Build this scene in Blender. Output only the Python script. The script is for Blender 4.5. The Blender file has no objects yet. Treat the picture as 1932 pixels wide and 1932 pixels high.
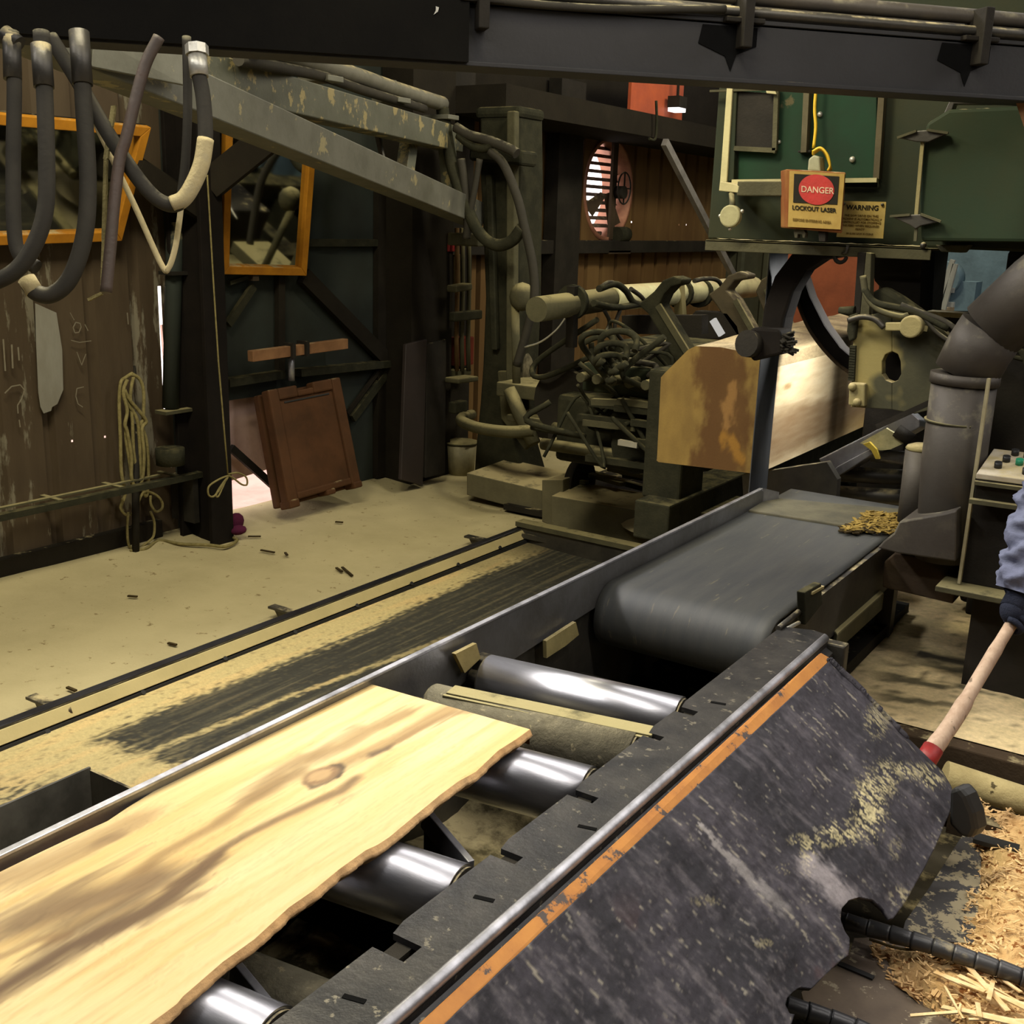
import bpy, bmesh, math, random
import numpy as np
from mathutils import Vector, Matrix, noise
random.seed(7)
D = bpy.data
SC = bpy.context.scene
COL = SC.collection
V = Vector
PI = math.pi

# ------------------------------------------------------------------ camera (calibrated from the photo's vanishing points)
F = 2092.0
def _u(a): return a / np.linalg.norm(a)
dy = _u(np.array([2400 - 966, 460 - 966, F]))
dn = np.array([713 - 966, 8900 - 966, F]); dn = _u(dn - dn.dot(dy) * dy)
dx = np.cross(dy, -dn)
if dx[0] < 0: dx = -dx
RM = np.array([dx, dy, -dn])
CAM = np.array([0., 0., 2.0])
def at(px, py, x=None, y=None, z=None, d=None):
    """a point of the place seen along the photo's line of sight, on a given real plane"""
    r = RM @ np.array([px - 966, py - 966, F])
    if x is not None: t = (x - CAM[0]) / r[0]
    elif y is not None: t = (y - CAM[1]) / r[1]
    elif z is not None: t = (z - CAM[2]) / r[2]
    else: t = d / F
    return V(CAM + t * r)
def ats(pts, **k): return [at(p[0], p[1], **k) for p in pts]
def px_of(p):
    c = RM.T @ (np.array(p) - CAM)
    return 966 + F * c[0] / c[2], 966 + F * c[1] / c[2]

cam = D.cameras.new('camera'); co = D.objects.new('camera', cam); COL.objects.link(co)
right, down, fwd = RM[:, 0], RM[:, 1], RM[:, 2]
co.matrix_world = Matrix(((right[0], -down[0], -fwd[0], CAM[0]), (right[1], -down[1], -fwd[1], CAM[1]),
                          (right[2], -down[2], -fwd[2], CAM[2]), (0, 0, 0, 1)))
cam.sensor_width = 36; cam.lens = 36 * F / 1932; cam.clip_start = 0.05; cam.clip_end = 200
SC.camera = co

# ------------------------------------------------------------------ materials
def s2l(c): return tuple((v / 255 / 12.92 if v / 255 <= .04045 else ((v / 255 + .055) / 1.055) ** 2.4) for v in c[:3])
def c4(c): return (c[0], c[1], c[2], 1)
DUST = (.48, .40, .215)
def mat(name, base, rough=.6, metal=0., var=None, vscale=6., dust=0., dthr=.35, bump=.15, bscale=60., spots=None, spot_amt=.0, spot_scale=25., stretch=None, spec=.5, dcol=None):
    """painted or bare surface: base colour, wear colour in noise patches, sawdust settled on faces that look up"""
    m = D.materials.new(name); m.use_nodes = True
    if rough >= .7 and metal == 0: spec = min(spec, .12)
    nt = m.node_tree; N = nt.nodes; L = nt.links
    b = N['Principled BSDF']; b.inputs['Roughness'].default_value = rough; b.inputs['Metallic'].default_value = metal
    b.inputs['Specular IOR Level'].default_value = spec
    tc = N.new('ShaderNodeTexCoord'); co_ = tc.outputs['Object']
    if stretch:
        mp = N.new('ShaderNodeMapping'); mp.inputs['Scale'].default_value = stretch; L.new(co_, mp.inputs[0]); co_ = mp.outputs[0]
    def nz(scale, detail=5):
        n = N.new('ShaderNodeTexNoise'); n.inputs['Scale'].default_value = scale; n.inputs['Detail'].default_value = detail
        n.inputs['Roughness'].default_value = .65; L.new(co_, n.inputs['Vector']); return n.outputs['Fac']
    def ramp(f, a, c):
        r = N.new('ShaderNodeMapRange'); r.inputs['From Min'].default_value = a; r.inputs['From Max'].default_value = c
        r.clamp = True; L.new(f, r.inputs['Value']); return r.outputs[0]
    def mix(f, a, c):
        x = N.new('ShaderNodeMix'); x.data_type = 'RGBA'; L.new(f, x.inputs[0])
        for i, v in ((6, a), (7, c)):
            if isinstance(v, tuple): x.inputs[i].default_value = c4(v)
            else: L.new(v, x.inputs[i])
        return x.outputs[2]
    col = tuple(base)
    col = mix(ramp(nz(vscale), .38, .68), tuple(base), tuple(var) if var else tuple(v * .6 for v in base))
    if spot_amt > 0:
        col = mix(ramp(nz(spot_scale, 8), .665 - spot_amt * .4, .70 - spot_amt * .4), col, tuple(spots))
    met = None
    if dust > 0:
        g = N.new('ShaderNodeNewGeometry'); sx = N.new('ShaderNodeSeparateXYZ'); L.new(g.outputs['Normal'], sx.inputs[0])
        up = ramp(sx.outputs['Z'], dthr, dthr + .45)
        nn = ramp(nz(11, 7), .62 - dust * .5, .78 - dust * .45)
        mu = N.new('ShaderNodeMath'); mu.operation = 'MULTIPLY'; L.new(up, mu.inputs[0]); L.new(nn, mu.inputs[1])
        film = N.new('ShaderNodeMath'); film.operation = 'MAXIMUM'; film.inputs[1].default_value = dust * .10
        L.new(mu.outputs[0], film.inputs[0])
        col = mix(film.outputs[0], col, tuple(dcol or DUST))
        if metal > 0:
            s = N.new('ShaderNodeMath'); s.operation = 'MULTIPLY_ADD'; s.inputs[1].default_value = -metal; s.inputs[2].default_value = metal
            L.new(film.outputs[0], s.inputs[0]); L.new(s.outputs[0], b.inputs['Metallic'])
            s2 = N.new('ShaderNodeMath'); s2.operation = 'MULTIPLY_ADD'; s2.inputs[1].default_value = .95 - rough; s2.inputs[2].default_value = rough
            L.new(film.outputs[0], s2.inputs[0]); L.new(s2.outputs[0], b.inputs['Roughness'])
    L.new(col, b.inputs['Base Color'])
    if bump > 0:
        bp = N.new('ShaderNodeBump'); bp.inputs['Strength'].default_value = bump; bp.inputs['Distance'].default_value = .01
        L.new(nz(bscale, 6), bp.inputs['Height']); L.new(bp.outputs[0], b.inputs['Normal'])
    return m
def paintmat(name, rough=.6, bump=.1, bscale=80., stretch=(1, 1, 1), fine=.12, spec=.4):
    """colour carried by the surface itself (wood figure, stains, spilt dust), with fine grain on top"""
    m = D.materials.new(name); m.use_nodes = True
    nt = m.node_tree; N = nt.nodes; L = nt.links; b = N['Principled BSDF']
    b.inputs['Roughness'].default_value = rough; b.inputs['Specular IOR Level'].default_value = spec
    a = N.new('ShaderNodeVertexColor'); a.layer_name = 'figure'
    tc = N.new('ShaderNodeTexCoord'); mp = N.new('ShaderNodeMapping'); mp.inputs['Scale'].default_value = stretch
    L.new(tc.outputs['Object'], mp.inputs[0])
    n = N.new('ShaderNodeTexNoise'); n.inputs['Scale'].default_value = bscale; n.inputs['Detail'].default_value = 6; n.inputs['Roughness'].default_value = .7
    L.new(mp.outputs[0], n.inputs['Vector'])
    r = N.new('ShaderNodeMapRange'); r.inputs['From Min'].default_value = .3; r.inputs['From Max'].default_value = .7
    r.inputs['To Min'].default_value = 1 - fine; r.inputs['To Max'].default_value = 1 + fine; L.new(n.outputs['Fac'], r.inputs['Value'])
    x = N.new('ShaderNodeVectorMath'); x.operation = 'SCALE'; L.new(a.outputs['Color'], x.inputs[0]); L.new(r.outputs[0], x.inputs['Scale'])
    L.new(x.outputs[0], b.inputs['Base Color'])
    bp = N.new('ShaderNodeBump'); bp.inputs['Strength'].default_value = bump; bp.inputs['Distance'].default_value = .006
    L.new(n.outputs['Fac'], bp.inputs['Height']); L.new(bp.outputs[0], b.inputs['Normal'])
    return m
def emat(name, col, st):
    m = D.materials.new(name); m.use_nodes = True; nt = m.node_tree
    e = nt.nodes.new('ShaderNodeEmission'); e.inputs[0].default_value = c4(col); e.inputs[1].default_value = st
    nt.links.new(e.outputs[0], nt.nodes['Material Output'].inputs[0]); return m

STEEL = mat('dark steel', (.035, .034, .034), .45, .6, (.075, .07, .06), 5, dust=.35, bump=.12)
BEAM = mat('charcoal beam steel', (.021, .0205, .0225), .65, .1, (.015, .0145, .0155), 3, dust=.05, bump=.1)
BLACK = mat('blackened steel', (.012, .011, .010), .7, 0, (.022, .019, .016), 5, dust=.12, bump=.2)
SOOT = mat('sooty dark timber', (.011, .009, .007), .9, 0, (.017, .014, .010), 4, dust=.1, bump=.3)
DUSTY = mat('dust coated steel', (.050, .048, .030), .88, 0, (.085, .08, .046), 6, dust=.7, dthr=.3, bump=.3, dcol=(.30, .26, .13))
DUSTYD = mat('dust coated dark machinery', (.019, .0195, .0125), .9, 0, (.036, .035, .021), 9, dust=.4, dthr=.45, bump=.4, dcol=(.105, .092, .045))
BOOM = mat('worn grey boom steel', (.15, .15, .122), .6, .15, (.10, .10, .078), 5, dust=.25, bump=.1, spots=(.30, .26, .14), spot_amt=.15, spot_scale=8)
BOOMG = mat('green grey boom paint', (.11, .115, .085), .6, .1, (.075, .08, .055), 5, dust=.3, spots=(.33, .27, .12), spot_amt=.3, spot_scale=7)
CHROME = mat('polished roller steel', (.66, .66, .70), .33, 1., (.50, .50, .55), 3, dust=0, bump=.04, bscale=30, stretch=(2, 14, 14))
BRIGHT = mat('worn bright steel', (.40, .40, .43), .35, .5, (.20, .20, .22), 7, dust=.1, bump=.06)
PLATE = mat('scuffed black plate', (.026, .026, .028), .42, .4, (.058, .055, .052), 11, dust=0, bump=.18, spots=(.17, .155, .12), spot_amt=.13, spot_scale=38)
EDGE = mat('rubbed bright steel edge', (.60, .60, .65), .40, .85, (.22, .22, .23), 9, bump=.08)
ORANGE = mat('chipped orange paint', s2l((182, 122, 52)), .6, 0, s2l((158, 100, 42)), 10, bump=.15, spots=(.06, .045, .04), spot_amt=.22, spot_scale=20)
FENCE = mat('grey guide steel', (.20, .20, .205), .36, .65, (.13, .125, .12), 6, dust=.3, dthr=.6, bump=.12)
BELT = mat('worn black conveyor rubber', (.034, .036, .036), .62, 0, (.052, .052, .047), 4, bump=.1, bscale=50, stretch=(6, .7, 1), spots=(.10, .09, .06), spot_amt=.08, spot_scale=9)
RUBBER = mat('black hose rubber', (.026, .024, .021), .78, 0, (.04, .036, .029), 5, dust=.4, dthr=.5, bump=.15, dcol=(.30, .27, .17))
TAR = mat('black tar', (.004, .004, .004), .95, bump=.1, spec=.1)
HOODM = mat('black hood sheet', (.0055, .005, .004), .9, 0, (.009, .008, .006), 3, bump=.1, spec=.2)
COLM = mat('near black column steel', (.008, .0065, .0055), .85, 0, (.013, .010, .008), 4, bump=.1, spec=.2)
HOSEDUST = mat('dust caked hose', (.42, .37, .24), .9, 0, (.33, .29, .19), 14, dust=.8, dthr=-.6, bump=.4)
HOSERED = mat('brown red hose', (.06, .035, .027), .6, 0, (.035, .028, .022), 6, dust=.3, bump=.2)
PALEMETAL = mat('pale zinc fitting', (.55, .54, .48), .4, .6, (.45, .43, .36), 12, dust=.3)
GREEN = mat('dark green machine paint', s2l((20, 56, 38)), .7, 0, s2l((25, 46, 33)), 3, dust=.15, dthr=.5, bump=.05, spots=(.08, .07, .035), spot_amt=.1, spot_scale=5)
OLIVE = mat('dusty olive machine paint', s2l((34, 44, 34)), .7, 0, s2l((44, 47, 32)), 3, dust=.2, dthr=.5, bump=.08)
CREAMSTEEL = mat('dust cream guide steel', (.30, .255, .115), .9, 0, (.23, .20, .095), 4, dust=.6, dthr=.2, bump=.25, bscale=90)
CREAM = mat('cream painted angle', (.52, .47, .25), .7, 0, (.38, .34, .18), 6, dust=.7, dthr=.3)
BUFFTUBE = mat('pale yellow tube paint', (.66, .63, .36), .6, 0, (.42, .40, .22), 5, dust=.5, bump=.1)
SIGN = mat('yellowed sign face', s2l((172, 146, 82)), .7, 0, s2l((142, 112, 54)), 5, bump=.05)
RED = mat('sign red', s2l((185, 40, 32)), .6, 0, s2l((150, 36, 28)), 6)
INK = mat('sign black ink', (.022, .020, .014), .7, bump=0)
FADEINK = mat('faded brown ink', s2l((120, 96, 48)), .8, bump=0)
WHITEINK = mat('sign cream lettering', s2l((225, 190, 160)), .7, bump=0)
RUSTBOX = mat('rusty orange box paint', s2l((118, 64, 32)), .7, 0, s2l((138, 96, 50)), 6, dust=.3)
WALLBR = mat('brown painted wall sheet', s2l((82, 70, 55)), .75, 0, s2l((62, 51, 39)), 2.2, dust=.1, bump=.15, spots=s2l((118, 112, 96)), spot_amt=.24, spot_scale=5, stretch=(1, 1, .22))
WALLFAR = mat('tan brown far wall sheet', s2l((112, 88, 54)), .75, 0, s2l((92, 68, 42)), 1.5, bump=.1, stretch=(1, 1, .25))
WALLGREEN = mat('dark green grey sheet', s2l((42, 50, 48)), .7, 0, s2l((34, 38, 36)), 1.5, dust=.2, bump=.1)
WALLGREY = mat('weathered grey boards', s2l((150, 152, 146)), .8, 0, s2l((110, 110, 104)), 2.5, bump=.2, stretch=(4, 1, 1))
REDSHEET = mat('rust red sheet', s2l((150, 84, 56)), .7, 0, s2l((118, 66, 46)), 2.5, bump=.1)
ORSHEET = mat('orange red sheet', s2l((190, 90, 50)), .6, 0, s2l((160, 72, 44)), 3)
YELLOW = mat('yellow painted wood', s2l((192, 130, 34)), .7, 0, s2l((164, 106, 28)), 6, dust=.2, bump=.1)
ROPE = mat('tan rope', s2l((158, 146, 98)), .9, 0, s2l((124, 114, 74)), 30, bump=.8, bscale=180)
BROWNPLA = mat('brown moulded plastic', s2l((84, 54, 34)), .7, 0, s2l((66, 43, 28)), 4, dust=.15, dthr=.5, bump=.08)
WOODRED = mat('reddish lumber', s2l((150, 110, 76)), .75, 0, s2l((120, 84, 58)), 5, dust=.3, dthr=.8, bump=.2)
HANDLE = mat('bare ash handle', s2l((196, 172, 152)), .7, 0, s2l((168, 142, 122)), 9, bump=.12, stretch=(3, 3, 1), spots=(.2, .15, .11), spot_amt=.1, spot_scale=14)
REDPAINT = mat('red shovel socket', s2l((150, 34, 34)), .5, 0, s2l((110, 30, 28)), 9)
DENIM = mat('grey blue work cloth', s2l((118, 124, 150)), .9, 0, s2l((98, 102, 126)), 6, bump=.5, bscale=22)
DARKCLOTH = mat('dark work trousers', s2l((46, 48, 58)), .9, 0, s2l((36, 38, 46)), 8, bump=.3)
GLOVE = mat('dark knit glove', s2l((52, 56, 72)), .9, 0, s2l((38, 42, 56)), 20, bump=.5, bscale=220)
SKIN = mat('skin', s2l((196, 146, 118)), .55, 0, s2l((184, 130, 104)), 12, bump=.03)
HAIR = mat('brown hair', s2l((60, 44, 32)), .7, 0, s2l((40, 30, 22)), 20, bump=.5, bscale=120)
HAT = mat('white hard hat', s2l((206, 204, 196)), .4, 0, s2l((186, 182, 170)), 6)
BOOT = mat('brown work boot', s2l((70, 48, 34)), .7, 0, s2l((50, 36, 26)), 9)
SAWDUST = mat('loose sawdust', (.50, .43, .245), .95, 0, (.42, .36, .20), 1.6, bump=.45, bscale=55, spots=(.26, .205, .10), spot_amt=.09, spot_scale=17)
CHIPS = mat('wood chips', s2l((216, 184, 130)), .9, 0, s2l((184, 146, 96)), 14, bump=.9, bscale=48, spots=s2l((130, 84, 44)), spot_amt=.25, spot_scale=30)
CHIPW = mat('pale wood splinter', s2l((226, 200, 156)), .8, 0, s2l((206, 168, 112)), 20, bump=.3)
BARKBIT = mat('bark splinter', s2l((70, 58, 34)), .9, 0, s2l((48, 40, 24)), 20, bump=.5)
CONCRETE = mat('dark stained concrete', (.045, .04, .032), .9, 0, (.075, .065, .045), 3, dust=.2, bump=.3)
RUSTBEAM = mat('rust brown beam', (.05, .032, .02), .8, 0, (.032, .022, .015), 6, dust=.25, dthr=.6, bump=.3)
PIPE = mat('grimy duct steel', (.080, .070, .058), .6, .3, (.052, .042, .033), 3.5, dust=.2, dthr=-.1, bump=.1, dcol=(.20, .18, .12))
CLOUD = mat('pale brown paint', s2l((140, 138, 128)), .8, 0, s2l((124, 120, 108)), 6, stretch=(1, 1, .3), bump=.1)
CHALK = mat('chalk', s2l((128, 122, 106)), .9, 0, s2l((120, 110, 92)), 40, bump=0)
YCABLE = mat('yellow cable sheath', s2l((225, 185, 40)), .5, bump=0)
BLUEPL = mat('blue grey machine paint', s2l((92, 116, 128)), .6, 0, s2l((70, 90, 100)), 4)
LIGHTGREY = mat('light grey lid', s2l((205, 196, 176)), .7, 0, s2l((176, 164, 140)), 8, dust=.4)
BLACKPL = mat('black plastic', (.02, .02, .02), .5, bump=.05)
GREENPL = mat('green button', s2l((40, 150, 110)), .4, bump=0)
REDPL = mat('red button', s2l((170, 40, 34)), .4, bump=0)
PINK = mat('pale pink for outside glow', s2l((222, 190, 178)), .7, 0, s2l((196, 160, 148)), 3)
PURPLEC = mat('purple rag cloth', s2l((88, 34, 62)), .9, bump=.4)
REDBAG = mat('red brown box', s2l((116, 52, 40)), .7, 0, s2l((90, 44, 34)), 4)
MIRROR = mat('mirror glass', (.78, .80, .76), .04, 1., (.70, .71, .66), 2, bump=0)
TUBEON = emat('lamp glow', (1, .93, .72), 9)
COOLON = emat('cool lamp glow', (.93, .93, 1), 9)

# ------------------------------------------------------------------ mesh builder
class MB:
    def __init__(s): s.v = []; s.f = []; s.sm = []
    def add(s, vs, fs, smooth=False):
        o = len(s.v); s.v += [V(p) for p in vs]
        for f in fs: s.f.append([i + o for i in f]); s.sm.append(smooth)
        return s
    def box(s, c, size, rot=None):
        c = V(c); h = V(size) / 2
        vs = [V((sx * h.x, sy * h.y, sz * h.z)) for sx in (-1, 1) for sy in (-1, 1) for sz in (-1, 1)]
        if rot: vs = [rot @ p for p in vs]
        return s.add([c + p for p in vs], [(0, 1, 3, 2), (4, 6, 7, 5), (0, 4, 5, 1), (2, 3, 7, 6), (0, 2, 6, 4), (1, 5, 7, 3)])
    def span(s, a, b):
        a, b = V(a), V(b); return s.box((a + b) / 2, [abs(t) for t in (b - a)])
    def beam(s, p, q, w, h, up=(0, 0, 1)):
        p, q = V(p), V(q); d = (q - p).normalized(); r = d.cross(V(up))
        r = r.normalized() if r.length > 1e-4 else V((1, 0, 0)); u = r.cross(d)
        vs = [e + r * (a * w / 2) + u * (b * h / 2) for e in (p, q) for a, b in ((-1, -1), (1, -1), (1, 1), (-1, 1))]
        return s.add(vs, [(3, 2, 1, 0), (4, 5, 6, 7), (0, 1, 5, 4), (1, 2, 6, 5), (2, 3, 7, 6), (3, 0, 4, 7)])
    def tube(s, pts, r, n=10, caps=True, smooth=True):
        pts = [V(p) for p in pts]; k = len(pts); rr = r if isinstance(r, (list, tuple)) else [r] * k
        ring = []; pu = None
        for i in range(k):
            d = (pts[min(i + 1, k - 1)] - pts[max(i - 1, 0)]).normalized()
            if pu is None: pu = d.cross(V((.31, .2, .93))).normalized()
            pu = (pu - d * pu.dot(d)).normalized(); w = d.cross(pu)
            ring.append([pts[i] + (pu * math.cos(2 * PI * j / n) + w * math.sin(2 * PI * j / n)) * rr[i] for j in range(n)])
        o = [p for R_ in ring for p in R_]
        fs = [(i * n + j, i * n + (j + 1) % n, (i + 1) * n + (j + 1) % n, (i + 1) * n + j) for i in range(k - 1) for j in range(n)]
        base = len(s.v); s.add(o, fs, smooth)
        if caps:
            s.f.append([base + j for j in range(n)][::-1]); s.sm.append(False)
            s.f.append([base + (k - 1) * n + j for j in range(n)]); s.sm.append(False)
        return s
    def prism(s, poly, ext):
        ext = V(ext); n = len(poly); a = [V(p) for p in poly]; b = [p + ext for p in a]
        fs = [list(range(n)), list(range(2 * n - 1, n - 1, -1))] + [(i, i + n, (i + 1) % n + n, (i + 1) % n) for i in range(n)]
        return s.add(a + b, fs)
    def ball(s, c, r, n=12, m=8):
        c = V(c); r = V(r) if not isinstance(r, (int, float)) else V((r, r, r))
        vs = [c + V((0, 0, r.z))]
        for i in range(1, m):
            t = PI * i / m
            vs += [c + V((r.x * math.sin(t) * math.cos(2 * PI * j / n), r.y * math.sin(t) * math.sin(2 * PI * j / n), r.z * math.cos(t))) for j in range(n)]
        vs.append(c - V((0, 0, r.z)))
        fs = [(0, 1 + j, 1 + (j + 1) % n) for j in range(n)]
        for i in range(m - 2):
            fs += [(1 + i * n + j, 1 + (i + 1) * n + j, 1 + (i + 1) * n + (j + 1) % n, 1 + i * n + (j + 1) % n) for j in range(n)]
        e = len(vs) - 1
        fs += [(1 + (m - 2) * n + (j + 1) % n, 1 + (m - 2) * n + j, e) for j in range(n)]
        return s.add(vs, fs, True)
    def disc(s, c, axis, r, t, n=20): c = V(c); a = V(axis).normalized() * t; return s.tube([c - a / 2, c + a / 2], r, n, smooth=n > 8)
    def grid(s, fn, nu, nv, smooth=False):
        vs = [fn(i / nu, j / nv) for i in range(nu + 1) for j in range(nv + 1)]
        fs = [(i * (nv + 1) + j, (i + 1) * (nv + 1) + j, (i + 1) * (nv + 1) + j + 1, i * (nv + 1) + j + 1) for i in range(nu) for j in range(nv)]
        return s.add(vs, fs, smooth)

def curve(pts, k=8):
    """smooth path through the points"""
    P = [V(p) for p in pts]; P = [P[0] * 2 - P[1]] + P + [P[-1] * 2 - P[-2]]; out = []
    for i in range(1, len(P) - 2):
        a, b, c, d = P[i - 1:i + 3]
        for j in range(k):
            t = j / k
            out.append(.5 * ((2 * b) + (c - a) * t + (2 * a - 5 * b + 4 * c - d) * t * t + (3 * b - a - 3 * c + d) * t ** 3))
    out.append(P[-2]); return out

def root_of(o):
    while o.parent: o = o.parent
    return o
def fixn(me):
    bm = bmesh.new(); bm.from_mesh(me); bmesh.ops.recalc_face_normals(bm, faces=bm.faces); bm.to_mesh(me); bm.free()
def obj(name, mb, material, parent=None, label=None, bev=0, paint=None, solid=0, sub=0, keep=False, kind=None):
    org = V(root_of(parent).location) if parent else None
    if org is None:
        lo = [min(p[i] for p in mb.v) for i in range(3)]; hi = [max(p[i] for p in mb.v) for i in range(3)]
        org = V(((lo[0] + hi[0]) / 2, (lo[1] + hi[1]) / 2, lo[2]))
    me = D.meshes.new(name); me.from_pydata([tuple(p - org) for p in mb.v], [], mb.f)
    me.polygons.foreach_set('use_smooth', mb.sm)
    if not keep: fixn(me)
    if paint:
        ca = me.color_attributes.new('figure', 'FLOAT_COLOR', 'POINT')
        buf = np.ones(len(mb.v) * 4, dtype=np.float32)
        for i, p in enumerate(mb.v): buf[i * 4:i * 4 + 3] = paint(p)
        ca.data.foreach_set('color', buf)
    me.materials.append(material)
    o = D.objects.new(name, me); COL.objects.link(o)
    if parent: o.parent = parent
    else: o.location = org
    if solid:
        md = o.modifiers.new('solid', 'SOLIDIFY'); md.thickness = solid; md.offset = -1
    if bev:
        md = o.modifiers.new('bevel', 'BEVEL'); md.width = bev; md.segments = 2; md.limit_method = 'ANGLE'; md.angle_limit = .7
    if label and parent: o['label'] = label
    if kind: o['kind'] = kind
    return o
def tag(o, label, cat, group=None, kind=None):
    o['label'] = label; o['category'] = cat
    if group: o['group'] = group
    if kind: o['kind'] = kind
    return o
def thing(name, label, cat, loc, group=None):
    o = D.objects.new(name, None); COL.objects.link(o); o.location = V(loc); o.empty_display_size = .1
    return tag(o, label, cat, group)
def struct(name, mb, m, parent=None, **k):
    o = obj(name, mb, m, parent, **k)
    if not parent: o['kind'] = 'structure'
    return o
def copy_tree(o, parent=None):
    c = o.copy(); COL.objects.link(c); c.parent = parent
    for ch in list(o.children): copy_tree(ch, c)
    return c
def text(name, body, size, origin, ux, uy, material, parent, bold=0, align='CENTER'):
    """raised lettering lying on a real sign face"""
    cu = D.curves.new('lettering', 'FONT'); cu.body = body; cu.size = size; cu.align_x = align; cu.extrude = .0006; cu.offset = bold
    t = D.objects.new('lettering', cu); COL.objects.link(t)
    bpy.context.view_layer.update()
    me = D.meshes.new_from_object(t.evaluated_get(bpy.context.evaluated_depsgraph_get()))
    D.objects.remove(t)
    ux, uy = V(ux).normalized(), V(uy).normalized(); n = ux.cross(uy)
    org = V(root_of(parent).location)
    for v in me.vertices: v.co = V(origin) - org + ux * v.co.x + uy * v.co.y + n * v.co.z
    me.materials.clear(); me.materials.append(material)
    o = D.objects.new(name, me); COL.objects.link(o); o.parent = parent; return o
def fbm(x, y, z=0., o=4): return noise.fractal(V((x, y, z)), .9, 2.1, o)
def lerp(a, b, t): t = max(0, min(1, t)); return tuple(a[i] + (b[i] - a[i]) * t for i in range(3))
def sst(a, b, x): t = max(0, min(1, (x - a) / (b - a))); return t * t * (3 - 2 * t)
def segd(p, a, b):
    ax, ay = a; bx, by = b; dx_, dy_ = bx - ax, by - ay; L2 = dx_ * dx_ + dy_ * dy_ + 1e-12
    t = max(0, min(1, ((p[0] - ax) * dx_ + (p[1] - ay) * dy_) / L2)); return math.hypot(p[0] - ax - t * dx_, p[1] - ay - t * dy_), t
def pld(p, pl):
    best = 1e9; tt = 0
    for i in range(len(pl) - 1):
        d_, t = segd(p, pl[i], pl[i + 1])
        if d_ < best: best = d_; tt = (i + t) / (len(pl) - 1)
    return best, tt

# ================================================================== THE SETTING
XW = -5.5          # left wall plane, parallel to the conveyors
def corr_wall(mb, y0, y1, z0, z1, x=XW, period=.3, rib=.05, depth=.03, holes=()):
    """ribbed sheet: flats and raised ribs; holes are real openings (y0, y1, z0, z1)"""
    ys = []; y = y0
    prof = [(0, 0), (period - 2.2 * rib, 0), (period - 1.6 * rib, depth), (period - .6 * rib, depth)]
    while y < y1:
        for a, b in prof:
            if y + a < y1: ys.append((y + a, b))
        y += period
    ys.append((y1, 0))
    def xo(yy):
        for (a, b), (c, d) in zip(ys, ys[1:]):
            if a <= yy <= c: return b + (d - b) * (yy - a) / max(c - a, 1e-6)
        return 0
    Y = sorted(set([a for a, b in ys] + [h[i] for h in holes for i in (0, 1) if y0 < h[i] < y1]))
    for a, c in zip(Y, Y[1:]):
        m = (a + c) / 2
        zc = sorted([(h[2], h[3]) for h in holes if h[0] <= m <= h[1]])
        z = z0; seg = []
        for p, q in zc:
            if p > z: seg.append((z, p))
            z = max(z, q)
        if z < z1: seg.append((z, z1))
        xa, xc = x + xo(a), x + xo(c)
        for p, q in seg:
            mb.add([(xa, a, p), (xc, c, p), (xc, c, q), (xa, a, q)], [(0, 1, 2, 3)])
    return mb
pin = lambda px, py, s=.006: (lambda p: (p.y - s, p.y + s, p.z - s, p.z + s))(at(px, py, x=XW))
mb = MB()
def floorpt(u, v):
    x, y = -5.6 + u * 9.6, -2.5 + v * 16
    r = max(0, 1 - abs(x + 4.6) / 1.2)
    if -3.32 < x < -1.5 and y < 2.30: return V((x, y, -.6))
    return V((x, y, .012 * fbm(x * 1.7, y * 1.7) * (1 if r > 0 else .3) + .03 * sst(-5.15, -5.5, x)))
struct('floor', mb.grid(floorpt, 150, 200, True), SAWDUST)
struct('ceiling', MB().span((-6.3, -2.5, 6.0), (4.2, 13.3, 6.1)), SOOT)
struct('wall_back', MB().span((-6.3, -2.6, -.1), (4.2, -2.5, 6.1)), SOOT)
struct('wall_right', MB().span((4.0, -2.5, -.1), (4.1, 13.3, 6.1)), SOOT)
wl = D.objects.new('wall_left', None); COL.objects.link(wl); wl['kind'] = 'structure'; wl.location = (XW, 4, 0)
near_holes = [pin(136, 832), pin(198, 824), pin(3, 857), (4.452, 4.475, .80, 1.55), pin(304, 610, .006), pin(306, 642, .006)]
struct('corrugated_sheet', corr_wall(MB(), -2.5, 4.52, .02, 3.2, period=.31, rib=.035, depth=-.035, holes=near_holes), WALLBR, wl)
struct('upper_sheet', MB().span((XW - .02, -2.5, 3.2), (XW, 6.6, 6.05)).span((XW - .02, 6.6, 2.95), (XW, 13.1, 6.05)), SOOT, wl)
mb = MB()
OY0, OY1, OZ = 4.72, 5.50, .80
mb.span((XW - .012, 4.52, OZ), (XW, 6.6, 3.2)); mb.span((XW - .012, 4.52, -.05), (XW, OY0, OZ)); mb.span((XW - .012, OY1, -.05), (XW, 6.6, OZ))
struct('sheet_panel', mb, WALLGREEN, wl)
FY, FZ, FR = 9.86, 2.31, .47
far_holes = [(FY - FR, FY + FR, FZ - FR, FZ + FR)] + [pin(a, b, .008) for a, b in ((1005, 409), (1194, 419), (1281, 424), (1295, 424), (1041, 684), (1041, 690), (1181, 646))]
struct('far_corrugated_sheet', corr_wall(MB(), 6.6, 13.1, 0, 2.95, period=.30, rib=.032, depth=-.08, holes=far_holes), WALLFAR, wl)
mb = MB(); mb.span((XW, -2.5, .01), (XW + .06, 4.35, .13)); struct('kick_plate', mb, SOOT, wl)
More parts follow.
